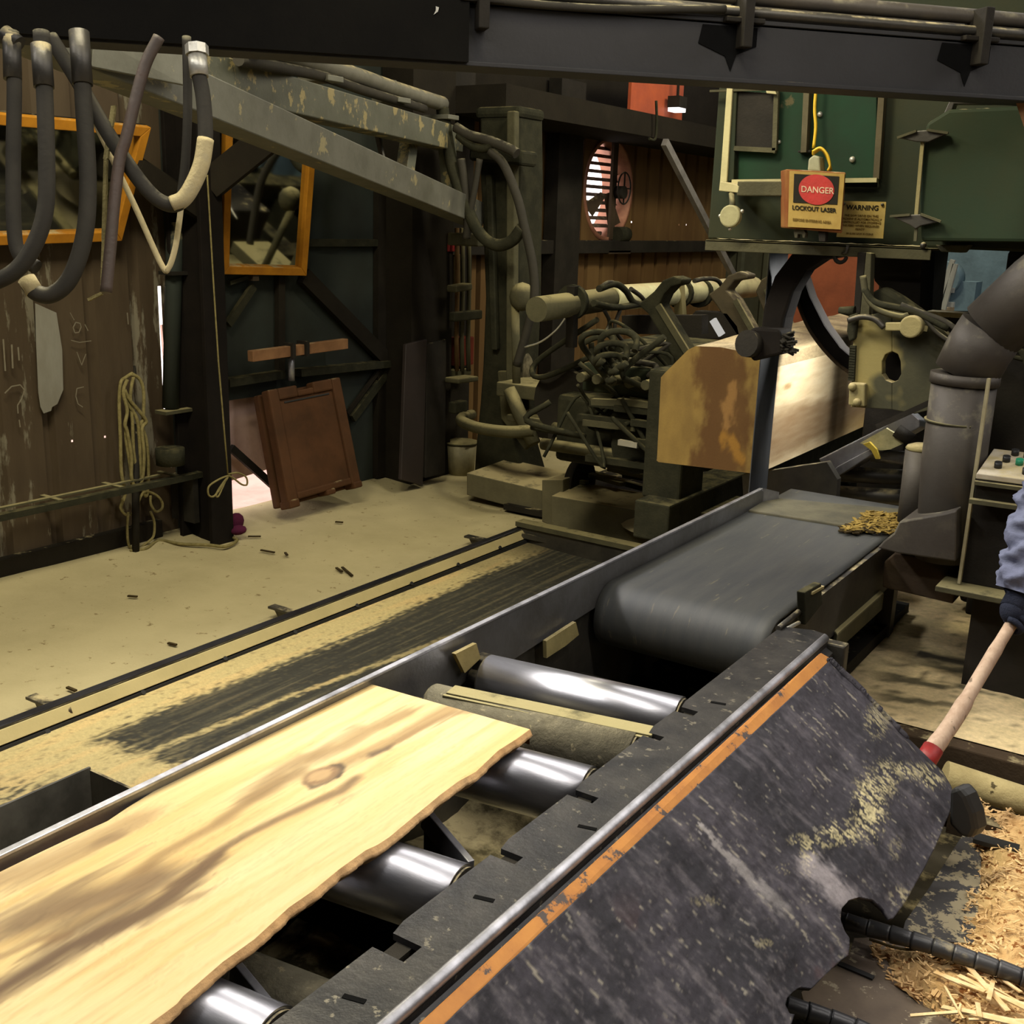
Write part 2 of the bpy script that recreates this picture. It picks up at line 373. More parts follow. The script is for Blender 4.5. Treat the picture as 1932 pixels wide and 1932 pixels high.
# girts and posts of the wall frame
g0, g1 = at(1003, 466, x=XW + .08), at(1340, 456, x=XW + .08)
struct('girt', MB().span((XW + .03, 6.9, g0.z - .06), (XW + .14, 13.0, g0.z + .06)), BLACK, wl, bev=.006)
struct('girt', MB().span((XW + .03, 6.7, 2.80), (XW + .12, 13.0, 2.93)), DUSTYD, wl, bev=.006)
struct('girt', MB().span((XW + .005, 4.9, 1.78), (XW + .05, 6.55, 1.83)), DUSTYD, wl)
p = at(1066, 350, x=XW + .1)
struct('wall_post', MB().span((XW + .03, p.y - .22, 0), (XW + .16, p.y + .2, 3.2)), BLACK, wl)
# chalk and paint on the near sheet
mb = MB(); pa = at(66, 585, x=XW + .035); pb = at(112, 590, x=XW + .035)
poly = [at(a, b, x=XW + .034) for a, b in ((66, 572), (106, 590), (117, 660), (119, 735), (108, 762), (98, 768), (96, 775), (82, 780), (76, 768), (72, 740), (68, 650))]
struct('paint_patch', mb.prism(poly, (.002, 0, 0)), CLOUD, wl)
def chalk(px, w=.006):
    m_ = MB(); pts = ats(px, x=XW + .036)
    for a, b in zip(pts, pts[1:]): m_.beam(a, b, .002, w, up=(1, 0, 0)) if False else m_.beam(a, b, w, .0025, up=(1, 0, 0))
    struct('chalk_mark', m_, CHALK, wl)
chalk([(9, 742), (22, 729), (38, 726), (46, 736), (41, 752), (33, 765), (34, 780)]); chalk([(36, 792), (38, 806)])
chalk([(151, 610), (143, 608), (138, 618), (141, 628), (149, 627), (153, 617), (151, 610)], .005)
chalk([(134, 642), (150, 646), (172, 643)], .004); chalk([(145, 664), (154, 689), (162, 668)], .004)
chalk([(158, 730), (145, 733), (143, 748), (147, 762), (156, 768)], .005); chalk([(22, 650), (24, 695)], .009); chalk([(34, 655), (36, 680)], .008)
chalk([(6, 640), (10, 700)], .008); chalk([(240, 590), (242, 612)], .006); chalk([(160, 612), (166, 624)], .005); chalk([(132, 590), (140, 604)], .004)
# far end wall with grey boards lit high up
struct('wall_far', corr_wall(MB(), -5.6, 4.1, 0, 4.2, x=0, period=.33), mat('grey green end wall', s2l((78, 78, 62)), .8, 0, s2l((56, 56, 44)), 2, bump=.1))
wf = D.objects['wall_far']; me = wf.data
for v in me.vertices:
    w_ = v.co + wf.location; v.co = V((w_.y, 13.0 - w_.x, w_.z))
wf.location = (0, 0, 0); me.flip_normals()
struct('trim_1', MB().span((-3.5, 12.7, 4.2), (4.0, 12.8, 6.0)), WALLGREY)
# outside the gap in the left wall: a pink sheet added to carry the daylight glow, and ground
struct('outside_ground', MB().span((-9, 3.5, -.12), (XW, 7.2, -.06)), PINK)
mb = MB(); mb.prism([(-5.60, 4.6, .20), (-5.60, 6.1, .30), (-5.66, 6.1, 1.3), (-5.66, 4.6, 1.3)], (-.02, 0, 0))
struct('outside_glow_sheet', mb, PINK)

# world: bright sky outside, reached only through the real openings
w = D.worlds.new('sky'); SC.world = w; w.use_nodes = True
bg = w.node_tree.nodes['Background']; bg.inputs[0].default_value = (1, .87, .83, 1); bg.inputs[1].default_value = 3.2
w.cycles.sampling_method = 'NONE'

# ------------------------------------------------------------------ wall fan
fan = thing('wall_fan', 'round exhaust fan with louvres glowing with daylight in the far brown wall', 'fan', (XW, FY, FZ - FR))
def ring(r0, r1, x0, x1, n=40):
    m_ = MB(); vs = []
    for j in range(n):
        a = 2 * PI * j / n; c, s_ = math.cos(a), math.sin(a)
        vs += [(x0, FY + r0 * c, FZ + r0 * s_), (x0, FY + r1 * c, FZ + r1 * s_), (x1, FY + r1 * c, FZ + r1 * s_), (x1, FY + r0 * c, FZ + r0 * s_)]
    fs = []
    for j in range(n):
        k = (j + 1) % n
        for i in range(4): fs.append((j * 4 + i, k * 4 + i, k * 4 + (i + 1) % 4, j * 4 + (i + 1) % 4))
    return m_.add(vs, fs, True)
obj('shroud', ring(FR - .02, FR + .02, XW - .28, XW + .055), mat('rust shroud', s2l((170, 118, 92)), .6, .2, s2l((130, 84, 64)), 5), fan)
mb = MB(); n = 36; vs = []
for j in range(n):
    a = 2 * PI * j / n + PI / 4; c, s_ = math.cos(a), math.sin(a); q = (FR + .03) / max(abs(c), abs(s_))
    vs += [(XW + .045, FY + FR * c, FZ + FR * s_), (XW + .045, FY + q * c, FZ + q * s_)]
mb.add(vs, [(2 * j, 2 * j + 1, (2 * j + 3) % (2 * n), (2 * j + 2) % (2 * n)) for j in range(n)])
obj('mounting_plate', mb, WALLFAR, fan, solid=.01)
for k in range(12):
    z = FZ - FR + .05 + k * (2 * FR - .06) / 12; hw = math.sqrt(max(.01, FR * FR - (z - FZ) ** 2)) - .01
    mb = MB(); mb.prism([(XW - .13, FY - hw, z + .02), (XW - .13, FY + hw, z + .02), (XW - .09, FY + hw, z - .012), (XW - .09, FY - hw, z - .012)], (.004, 0, .004))
    obj('louvre', mb, RUSTBEAM, fan)
obj('motor_bracket', MB().beam((XW + .05, FY + .08, FZ - FR), (XW + .05, FY + .08, FZ + FR), .09, .03, up=(1, 0, 0)), RUSTBEAM, fan)
mb = MB(); mb.disc((XW + .1, FY + .12, FZ - .02), (1, 0, 0), .06, .12); hub = obj('hub', mb, BLACK, fan)
for k in range(4):
    a = k * PI / 2 + .5; c, s_ = math.cos(a), math.sin(a)
    mb = MB(); mb.prism([(XW - .02, FY + .05 * c, FZ + .05 * s_), (XW - .02, FY + .4 * math.cos(a - .12), FZ + .4 * math.sin(a - .12)), (XW + .05, FY + .4 * math.cos(a + .2), FZ + .4 * math.sin(a + .2)), (XW + .03, FY + .06 * math.cos(a + .7), FZ + .06 * math.sin(a + .7))], (.005, 0, 0))
    if k in (2, 3): obj('fan_blade', mb, RUSTBEAM, fan)
mb = MB(); pts = [(XW + .13, FY + .16 + .13 * math.cos(t), FZ + .02 + .15 * math.sin(t)) for t in [2 * PI * j / 24 for j in range(25)]]
mb.tube(pts, .008, 6); mb.beam((XW + .13, FY + .03, FZ + .02), (XW + .13, FY + .29, FZ + .02), .012, .012); mb.beam((XW + .13, FY + .16, FZ - .13), (XW + .13, FY + .16, FZ + .17), .012, .012, up=(1, 0, 0))
obj('belt_pulley', mb, BLACK, fan)
mb = MB(); mb.tube([(XW + .1, FY + .10, FZ - FR + .05), (XW + .1, FY + .30, FZ - FR + .05)], .075, 14); obj('motor', mb, DUSTYD, fan)
mb = MB(); mb.beam((XW + .06, FY - .1, FZ - FR - .12), (XW + .06, FY + .35, FZ - FR - .12), .16, .03); mb.beam((XW + .06, FY + .15, FZ - FR - .12), (XW + .06, FY + .15, FZ - FR), .04, .04); obj('motor_shelf', mb, RUSTBEAM, fan)

# ------------------------------------------------------------------ left wall: mirrors, rail, post, rope, board
def mirror(name, lab, pts, dep, cross=None):
    """tilted mirror in a yellow wooden frame: outer corners tl, tr, br, bl"""
    c = [V(p) for p in pts]; ctr = sum(c, V()) / 4
    root = thing(name, lab, 'mirror', (c[2] + c[3]) / 2)
    n = (c[1] - c[0]).cross(c[3] - c[0]).normalized(); n = n if n.x > 0 else -n
    bw = .054
    ins = []
    for i in range(4):
        e1 = (c[(i + 1) % 4] - c[i]).normalized(); e0 = (c[i - 1] - c[i]).normalized(); ins.append(c[i] + (e1 + e0) * bw)
    for i in range(4):
        k = (i + 1) % 4; obj('frame_rail', MB().prism([c[i], c[k], ins[k], ins[i]], n * .04), YELLOW, root, bev=.004)
    obj('glass', MB().prism([i_ - n * .001 for i_ in ins], n * .008), MIRROR, root, label='dusty mirror glass')
    obj('backing', MB().prism([p - n * .02 for p in c], n * .015), SOOT, root)
    return root, n
def plane_pts(px, y0, tilt):
    """corners on a plane through the wall line that leans out at the top"""
    out = []
    for a, b in px:
        p = at(a, b, x=XW + .1)
        for _ in range(8): p = at(a, b, x=XW + .06 + max(0, (p.z - y0)) * tilt)
        out.append(p)
    return out
m2, n2 = mirror('wall_mirror', 'tilted yellow framed mirror hung right of the dark post', plane_pts([(418, 238), (592, 236), (571, 517), (412, 514)], 1.55, .28), .05)
obj('hinge_block', MB().box(at(478, 522, x=XW + .08), (.05, .05, .05)), RUSTBEAM, m2)
m1, n1 = mirror('wall_mirror', 'yellow framed mirror behind the hanging hoses, left of the dark post', plane_pts([(-120, 200), (277, 236), (222, 450), (-120, 462)], 1.8, .35), .05)

t = thing('wall_rail', 'double angle iron rail along the foot of the brown sheet wall', 'rail', (XW + .15, 3.4, .40))
zl = .44
obj('front_angle', MB().span((XW + .21, -1, zl - .035), (XW + .26, 4.55, zl)), DUSTYD, t)
obj('rear_angle', MB().span((XW + .10, -1, zl - .01), (XW + .13, 4.3, zl)), DUSTY, t)
for y in (2.6, 3.55, 3.95, 4.35): obj('tie', MB().span((XW + .03, y, zl - .01), (XW + .24, y + .03, zl - .002)), DUSTY, t)
for y in (0, 2.4, 4.45): obj('bracket', MB().span((XW + .03, y, .12), (XW + .24, y + .04, zl - .035)), STEEL, t)
mb = MB(); c = at(322, 876, x=XW + .22); mb.tube([c, c + V((0, 0, .10))], .085, 20); tag(obj('tin_can', mb, DUSTYD), 'dusty tin can standing on the wall rail beside the dark post', 'can')

t = thing('steel_column', 'dark steel building column with angled knee brace left of centre', 'column', (-5.18, 4.6, 0))
a0 = at(350, 1004, z=0.0); px_, py_ = -5.16, 4.57
mb = MB(); mb.span((px_ - .20, py_ - .055, 0), (px_ + .03, py_ - .025, 5.9)); mb.span((px_ + .03, py_ - .12, 0), (px_ + .06, py_ + .05, 5.9)); mb.span((px_ - .23, py_ - .13, 0), (px_ - .20, py_ + .07, 5.9))
obj('shaft', mb, COLM, t, bev=.004)
obj('knee_brace', MB().beam(at(395, 350, x=px_), at(500, 265, x=px_ + .25), .14, .16), SOOT, t)
obj('knee_brace', MB().beam(at(392, 405, x=px_ - .1), at(240, 305, x=px_ - .15), .05, .12), SOOT, t)
# light pipe and clamp left of the post
t = thing('wall_downpipe', 'grey downpipe with a clamp on the sheet wall beside the dark column', 'pipe', at(322, 850, x=XW + .1))
obj('pipe', MB().tube([at(322, 770, x=XW + .12), at(328, 520, x=XW + .12), at(330, 420, x=XW + .12)], .05, 12), WALLGREEN, t)
obj('clamp', MB().box(at(327, 515, x=XW + .14), (.12, .12, .02)), BLACK, t); obj('clamp', MB().box(at(328, 775, x=XW + .14), (.1, .2, .02)), DUSTY, t)
tag(obj('diagonal_plank', MB().beam(at(262, 318, x=XW + .3), at(398, 412, x=XW + .3), .05, .1), SOOT), 'dark plank sloping down to the dark column behind the looped hose', 'plank')

t = thing('hanging_rope', 'tan rope coil hanging from a hook on the brown sheet wall', 'rope', at(262, 1020, x=XW + .1))
X_ = XW + .09
def rp(pts, r=.0105, dx_=0, name='strand'): obj(name, MB().tube(curve(ats(pts, x=X_ + dx_), 6), r, 8), ROPE, t)
rp([(250, 704), (238, 712), (228, 722), (225, 760), (227, 820), (229, 890), (236, 930), (228, 955), (232, 965)])
rp([(250, 706), (264, 716), (271, 740), (270, 790), (266, 800), (276, 830), (280, 880), (278, 930), (272, 932), (266, 900), (263, 830), (258, 790), (240, 760), (232, 742)], dx_=.015)
rp([(240, 716), (233, 740), (240, 775), (236, 800), (240, 815), (248, 860), (248, 900), (256, 918), (268, 905), (272, 860), (268, 810), (276, 795), (262, 775), (245, 755), (235, 735)], dx_=.03)
rp([(252, 710), (246, 745), (250, 800), (252, 850), (258, 900), (250, 915), (246, 880), (238, 830), (238, 805)], dx_=.01)
rp([(231, 940), (228, 960), (240, 972), (254, 965), (262, 945), (270, 930), (280, 928), (296, 935), (306, 948), (305, 960), (294, 965), (285, 952), (284, 935)], .008, .02)
rp([(242, 966), (240, 1000), (244, 1030), (258, 1036), (280, 1022), (290, 1010), (291, 985), (284, 965)], .008, .03)
obj('hook', MB().tube(ats([(254, 690), (255, 710), (250, 716)], x=X_), .008, 6), BLACK, t)
tag(obj('floor_rope', MB().tube(curve([at(*q, z=.022) for q in ((245, 1040), (275, 1035), (300, 1020), (340, 1026), (390, 1028), (425, 1031), (447, 1020), (440, 1014))], 6), .010, 8), ROPE), 'loose rope end lying in sawdust at the foot of the dark column', 'rope')
tag(obj('wall_stake', MB().tube([at(256, 800, x=XW + .06), at(256, 1046, z=.0)], .022, 8), BLACK), 'thin dark stake behind the tan rope coil', 'stake')
t = thing('tied_string', 'thin string hanging down the column and tied in a bow', 'string', at(430, 930, x=-5.0))
X_ = -5.02
obj('cord', MB().tube(ats([(391, 330), (394, 380), (402, 520), (412, 680), (422, 800), (430, 895)], x=X_), .005, 6), ROPE, t)
obj('bow', MB().tube(curve(ats([(430, 895), (448, 892), (464, 900), (466, 914), (456, 914), (440, 902), (430, 898), (412, 905), (394, 918), (394, 934), (404, 936), (418, 918), (430, 900), (420, 912), (408, 932), (412, 936), (424, 910)], x=X_), 5), .006, 6), ROPE, t)

# trims on the dark green panel
t = thing('panel_framing', 'dark braces and dusty ledge on the green grey wall panel', 'bracing', (XW, 5.5, .9))
def br(a, b, w_, h_, m_, name='brace', o=.05): obj(name, MB().beam(at(*a, x=XW + o), at(*b, x=XW + o), w_, h_), m_, t)
br((572, 520), (765, 715), .05, .11, SOOT); br((430, 612), (478, 540), .03, .05, DUSTYD); br((432, 534), (480, 518), .03, .025, DUSTYD)
br((425, 722), (530, 706), .09, .05, DUSTYD, 'ledge', .06); br((560, 703), (730, 686), .09, .05, DUSTYD, 'ledge', .06)
br((665, 790), (740, 690), .03, .06, DUSTYD); br((655, 780), (722, 690), .02, .03, SOOT); br((436, 845), (525, 925), .03, .05, BLACK, 'brace', .02)
br((528, 520), (528, 700), .04, .06, SOOT, 'stud', .03); br((718, 300), (716, 900), .05, .1, SOOT, 'stud', .03)

t = thing('lumber_stick', 'reddish lumber stick resting in a black bracket above the brown board', 'lumber', at(560, 665, x=XW + .2))
obj('stick', MB().beam(at(472, 672, x=XW + .2), at(652, 648, x=XW + .2), .05, .07), WOODRED, t, bev=.004)
obj('clip', MB().box(at(546, 661, x=XW + .2), (.09, .03, .10)), BLACK, t); obj('clip', MB().box(at(572, 657, x=XW + .2), (.09, .03, .10)), BLACK, t)
tag(obj('bracket_pin', MB().tube([at(549, 670, x=XW + .16), at(550, 718, x=XW + .16)], .022, 12), BRIGHT), 'shiny steel pin hanging under the reddish lumber stick', 'pin')

# brown plastic sign board leaning on the wall
def board_pt(a, b):
    p = at(a, b, x=-5.0)
    for _ in range(10): p = at(a, b, x=-5.03 - max(0, p.z) * .3)
    return p
tl, tr, brr, bl = board_pt(506, 736), board_pt(642, 711), board_pt(683, 916), board_pt(546, 956)
root = thing('sandwich_board', 'brown plastic sandwich board leaning against the dark wall panel', 'sign board', (bl + brr) / 2)
U = (brr - bl).normalized(); W_ = ((tl - bl)).normalized(); nrm = U.cross(W_); nrm = nrm if nrm.x > 0 else -nrm
wd, ht = (brr - bl).length, ((tl - bl).length + (tr - brr).length) / 2
def bp(u, v, n_=0): return bl + (brr - bl) * u + (tl - bl) * (v * (1 - u)) + (tr - brr) * (v * u) + nrm * n_
def slab(name, u0, u1, v0, v1, n0, n1, m_, bev=.006): return obj(name, MB().prism([bp(u0, v0, n0), bp(u1, v0, n0), bp(u1, v1, n0), bp(u0, v1, n0)], nrm * (n1 - n0)), m_, root, bev=bev)
slab('panel', .1, .9, .06, .93, -.07, -.02, BROWNPLA)
slab('stile', 0, .13, .03, 1, -.075, 0, BROWNPLA, .012); slab('stile', .87, 1, .03, 1, -.075, 0, BROWNPLA, .012)
slab('top_rail', .13, .38, .90, 1, -.075, 0, BROWNPLA, .012); slab('top_rail', .60, .87, .90, 1, -.075, 0, BROWNPLA, .012); slab('handle', .38, .60, .90, .955, -.075, 0, BROWNPLA, .012)
slab('bottom_rail', .13, .87, .04, .10, -.075, 0, BROWNPLA, .01); slab('panel_groove', .2, .82, .865, .88, -.03, -.015, BLACKPL, .002)
slab('foot', .0, .13, -.02, .05, -.09, .01, BROWNPLA, .01); slab('foot', .5, .62, -.0, .05, -.09, .01, BROWNPLA, .01); slab('foot', .88, 1, -.01, .05, -.09, .01, BROWNPLA, .01)
slab('rear_leaf', .0, .95, .0, .98, -.16, -.10, BROWNPLA, .012)
tag(obj('rag', MB().ball(at(444, 985, x=-5.15) , (.03, .07, .06), 10, 6).ball(at(449, 1000, x=-5.1), (.05, .06, .03), 10, 6), PURPLEC), 'dark purple rag on the sawdust at the right foot of the column', 'rag')

# dark column and panels further along, hung with boxes
struct('trim_2', MB().span((XW + .02, 6.5, 0), (XW + .30, 7.0, 6)), SOOT)
struct('trim_3', MB().span((XW + .02, 7.0, 0), (XW + .22, 7.36, 6)), BLACK)
def leaning(px4, lab, m_, th=.03):
    pts = [at(a, b, x=XW + .45 if b > 800 else XW + .33) for a, b in px4]
    tag(obj('leaning_panel', MB().prism(pts, (-th, 0, 0)), m_, bev=.004), lab, 'panel', None)
leaning([(766, 650), (806, 640), (798, 916), (757, 905)], 'narrow dark panel leaning on the wall left of the black one', mat('maroon black panel', (.022, .016, .013), .6, 0, (.030, .02, .016), 3))
leaning([(806, 650), (842, 640), (840, 893), (803, 902)], 'black panel leaning on the wall beside the dusty mast', BLACK)
def wbox(nm, lab, cat, a, b, m_, o=.32, dep=.16):
    p, q = at(*a, x=XW + o), at(*b, x=XW + o)
    return tag(obj(nm, MB().span((XW + o - dep, p.y, p.z), (XW + o, q.y, q.z)), m_, bev=.008), lab, cat)
wbox('junction_box', 'red brown box on the wall behind the dusty mast', 'box', (866, 692), (895, 635), REDBAG)
wbox('switch_box', 'grey green box under the red brown box behind the mast', 'box', (858, 712), (890, 694), DUSTY)
wbox('breaker_box', 'pale box high on the wall behind the mast', 'box', (864, 538), (878, 480), mat('tan box', s2l((112, 96, 62)), .8, dust=.3))
wbox('control_switch', 'small dark red switch box at the top of the wall conduits', 'switch', (848, 475), (860, 440), REDPAINT)
for i, (px0, nm) in enumerate(((862, 'pale rusty conduit nearest the dark column'), (872, 'pale conduit beside the mast, middle of the three'), (884, 'thin conduit closest behind the dusty mast'))):
    tag(obj('wall_conduit', MB().tube(ats([(px0, 430), (px0 + 1, 540), (px0 - 1, 640), (px0, 700)], x=XW + .36), .018, 8), DUSTY if i else mat('rusty conduit', s2l((96, 74, 46)), .8)), nm, 'conduit')
for i, (y_, nm) in enumerate(((545, 'upper of the dusty pipe brackets behind the mast'), (598, 'middle dusty pipe bracket behind the mast'), (718, 'dusty ledge bracket below the wall boxes'), (770, 'lowest short dusty bracket behind the mast'))):
    tag(obj('pipe_bracket', MB().beam(at(852, y_, x=XW + .45), at((882, 905, 890, 876)[i], y_ - 5, x=XW + .45), (.10, .06, .14, .07)[i], (.05, .07, .04, .09)[i]), DUSTYD if i % 2 else DUSTY, bev=.012), nm, 'bracket')
t = thing('bucket', 'pale plastic bucket on the sawdust behind the dusty mast', 'bucket', at(866, 890, z=0))
c = at(868, 893, z=0); mb = MB(); mb.tube([c, c + V((0, 0, .26))], [.11, .135], 20); obj('body', mb, mat('pale bucket plastic', s2l((150, 142, 110)), .6), t)
mb = MB(); mb.tube([c + V((0, 0, .25)), c + V((0, 0, .265))], .143, 20); obj('rim', mb, DUSTY, t)
# high dark beams and the red sheet above the fan
dz0, dz1 = at(1250, 262, x=XW + .75).z, at(1192, 207, x=XW + .75).z
tag(obj('overhead_duct', MB().span((XW + .05, 7.0, dz0), (XW + .75, 12.9, dz1)), SOOT), 'dark duct running along the top of the far wall', 'duct')
p, q = at(1190, 190, x=XW + .60), at(1288, 200, x=XW + .60)
tag(obj('red_sheet', MB().span((XW + .57, p.y, dz1), (XW + .60, q.y, dz1 + .5)), ORSHEET), 'orange red sheet glimpsed above the dark duct by the fan', 'sheet')
p = at(1277, 206, x=XW + .70); t = thing('work_lamp', 'small lit white lamp beside the orange red sheet', 'lamp', p)
obj('housing', MB().box(p + V((0, 0, .06)), (.12, .16, .10)), BLACK, t); obj('lens', MB().box(p, (.11, .15, .05)), emat('white lens', (1, .93, .9), 1.6), t)
obj('hanger', MB().beam(p + V((0, 0, .1)), p + V((0, 0, .9)), .02, .02, up=(1, 0, 0)), BLACK, t)
tag(obj('lamp_cable', MB().tube(curve(ats([(1238, 190), (1239, 230), (1236, 262), (1225, 262)], x=XW + .8), 6), .012, 6), DUSTYD), 'thin hanging cable in front of the dark duct near the fan', 'cable')
p = at(1262, 265, x=XW + .5)
tag(obj('grey_strut', MB().beam(at(1254, 268, x=-4.6), at(1400, 552, x=-4.6), .05, .07), mat('pale grey strut', s2l((140, 136, 134)), .5, .2)), 'pale grey sloping strut between the fan and the green cabinet', 'strut')
tag(obj('rust_sheet', MB().span((-3.5, 9.2, .6), (-2.2, 9.24, 2.6)), REDSHEET), 'rust red upright sheet seen under the green cabinet behind the log', 'panel')

# ================================================================== OVERHEAD BEAM AND HOSES
BL, BR = V((-2.66, 1.72, 2.392)), V((-.72, 3.92, 2.405))
bdir = (BR - BL).normalized(); bn = V((bdir.y, -bdir.x, 0)).normalized()   # towards the camera
UPZ = V((0, 0, 1))
def bpt(px, py, off=0):
    """point on the beam's near face plane, moved off towards the camera"""
    r = V(RM @ np.array([px - 966, py - 966, F])); C0 = V(CAM); n_ = bn
    P0 = BL + n_ * off; return C0 + r * ((P0 - C0).dot(n_) / r.dot(n_))
E0, E1 = BL - bdir * 2.2, BR + bdir * 2.6
root = thing('overhead_beam', 'long charcoal steel beam crossing the top of the picture with pipes on it', 'beam', (BL + BR) / 2)
H = .165
mb = MB(); mb.beam(E0 + UPZ * H / 2 - bn * .08, E1 + UPZ * H / 2 - bn * .08, .012, H)
obj('web', mb, BEAM, root)
obj('bottom_flange', MB().beam(E0 + UPZ * .006 - bn * .06, E1 + UPZ * .006 - bn * .06, .14, .012), BEAM, root, bev=.002)
obj('face_plate', MB().beam(E0 + UPZ * (H * .5) - bn * .005, E1 + UPZ * (H * .5) - bn * .005, .01, H - .02), BEAM, root, bev=.002)
obj('top_flange', MB().beam(E0 + UPZ * H - bn * .06, E1 + UPZ * H - bn * .06, .13, .012), BEAM, root, bev=.002)
for q in (905, 1395, 1840):
    c = bpt(q, 95 if q > 1000 else 60, 0)
    c = BL + bdir * (c - BL).dot(bdir)
    mb = MB(); mb.beam(c + UPZ * (H * .55), c + UPZ * (H * .55 + .16), .10, .03, up=bdir); mb.beam(c + UPZ * H - bn * .1, c + UPZ * H + bn * .03, .12, .014)
    obj('pipe_bracket', mb, BLACK, root, bev=.003)
    if q > 1000:
        pts = [c + bdir * a + UPZ * b + bn * .002 for a, b in ((-.12, .15), (.05, .15), (.05, .10), (-.01, .075), (-.025, .03), (-.045, .07), (-.13, .10))]
        obj('tar_stain', MB().prism(pts, bn * .0015), TAR, root)
for k, (h_, r_, o_, m_) in enumerate(((.235, .022, -.03, PIPE), (.205, .020, -.08, PIPE), (.19, .014, .0, STEEL))):
    a_, b_ = (BL + bdir * (1.0 if k < 2 else .3)), E1
    tag(obj('beam_pipe', MB().tube([a_ + UPZ * h_ + bn * o_, b_ + UPZ * h_ + bn * o_], r_, 14), m_), ('topmost grey pipe lying along the overhead beam', 'second grey pipe behind the topmost one on the overhead beam', 'thin dark pipe lowest along the top of the overhead beam')[k], 'pipe')
tag(obj('sagging_cable', MB().tube(curve([BL + bdir * a + UPZ * b + bn * .02 for a, b in ((.9, .20), (1.15, .17), (1.5, .165), (1.9, .19))], 8), .011, 8), RUBBER), 'black cable sagging along the middle of the overhead beam', 'cable')
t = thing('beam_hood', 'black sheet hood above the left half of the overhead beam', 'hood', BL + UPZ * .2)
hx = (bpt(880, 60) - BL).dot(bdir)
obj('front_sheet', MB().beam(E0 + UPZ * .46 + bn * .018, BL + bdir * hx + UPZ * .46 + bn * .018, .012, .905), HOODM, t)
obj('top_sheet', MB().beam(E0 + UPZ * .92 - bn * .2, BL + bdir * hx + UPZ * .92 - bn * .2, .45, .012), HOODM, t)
tag(obj('tape_scrap', MB().prism([bpt(*q, .026) for q in ((822, 12), (828, 14), (826, 22), (818, 28), (822, 20))], bn * .002), PALEMETAL), 'tiny white tape scrap on the black hood above the boom', 'tape')

# hydraulic hoses hanging under the beam, top left
def hose(lab, px, d, r, m_, parts=(), k=8, cat='hose', taper=None):
    pts = [at(q[0], q[1], d=d + (q[2] if len(q) > 2 else 0)) for q in px]
    root = thing('hydraulic_hose', lab, cat, min(pts, key=lambda p: p.z), 'hoses hanging from the overhead beam')
    obj('hose_body', MB().tube(curve(pts, k), r, 12), m_, root)
    for nm, a, b, rr, mm in parts: obj(nm, MB().tube([at(*a, d=d), at(*b, d=d)], rr, 8 if nm == 'hex_nut' else 14, smooth=nm != 'hex_nut'), mm, root)
    return root
hose('leftmost dusty grey hose hanging straight down at the edge', [(22, 60), (27, 160), (25, 300), (26, 420), (36, 480), (70, 505)], 2.62, .017, RUBBER, [('fitting', (22, 70), (24, 150), .021, STEEL), ('cap', (8, 62), (36, 84), .02, STEEL)])
hose('black hose second from the left, curling back to the left edge', [(78, 60), (84, 170), (88, 300), (86, 390), (70, 450), (40, 500), (0, 528), (-60, 545)], 2.5, .0185, RUBBER, [('fitting', (77, 85), (83, 165), .0225, STEEL)])
hose('thick black hose third from the left with a hooked lower end', [(150, 60), (158, 200), (166, 340), (160, 440), (135, 520), (100, 555), (68, 552), (50, 528)], 2.55, .0195, RUBBER, [('fitting', (149, 60), (156, 160), .023, STEEL), ('dusty_end', (50, 526), (66, 552), .0205, HOSEDUST)])
r = hose('large looped hose with a silver fitting and sawdust caked bend', [(95, 70), (145, 150), (215, 270), (275, 355), (315, 385), (345, 378), (372, 335), (387, 270), (384, 190), (373, 130)], 2.6, .0175, RUBBER,
     [('hex_nut', (371, 86), (372, 104), .027, PALEMETAL), ('ferrule', (372, 104), (376, 145), .0215, PALEMETAL)])
obj('sawdust_crust', MB().tube(curve(ats([(388, 262), (380, 310), (362, 352), (345, 376), (325, 385)], d=2.597), 6), [.0192] * 25), HOSEDUST, r)
hose('red brown hose slanting down from the beam beside the looped hose', [(300, 70), (275, 120), (255, 190), (238, 260), (226, 300), (216, 380), (208, 470), (200, 552)], 2.57, .0135, HOSERED)
hose('thin dusty hose making a V below the looped hose', [(150, 170), (200, 275), (255, 390), (305, 500), (318, 505), (330, 470), (338, 420), (342, 385)], 2.68, .007, HOSEDUST)
hose('thin dark pipe hanging straight behind the silver fitting', [(352, 70), (354, 200), (350, 300), (342, 370)], 2.66, .011, RUBBER)
t = thing('frayed_strap', 'frayed pale strap hanging beside the red brown hose with a bent tip', 'strap', at(195, 555, d=2.6))
for a, b, w_ in (((215, 200), (200, 300), .016), ((200, 300), (196, 450), .012), ((196, 450), (193, 553), .010), ((193, 553), (166, 566), .007)):
    obj('strap_length', MB().beam(at(*a, d=2.6), at(*b, d=2.6), w_, .005, up=(0, 1, 0)), ROPE, t)

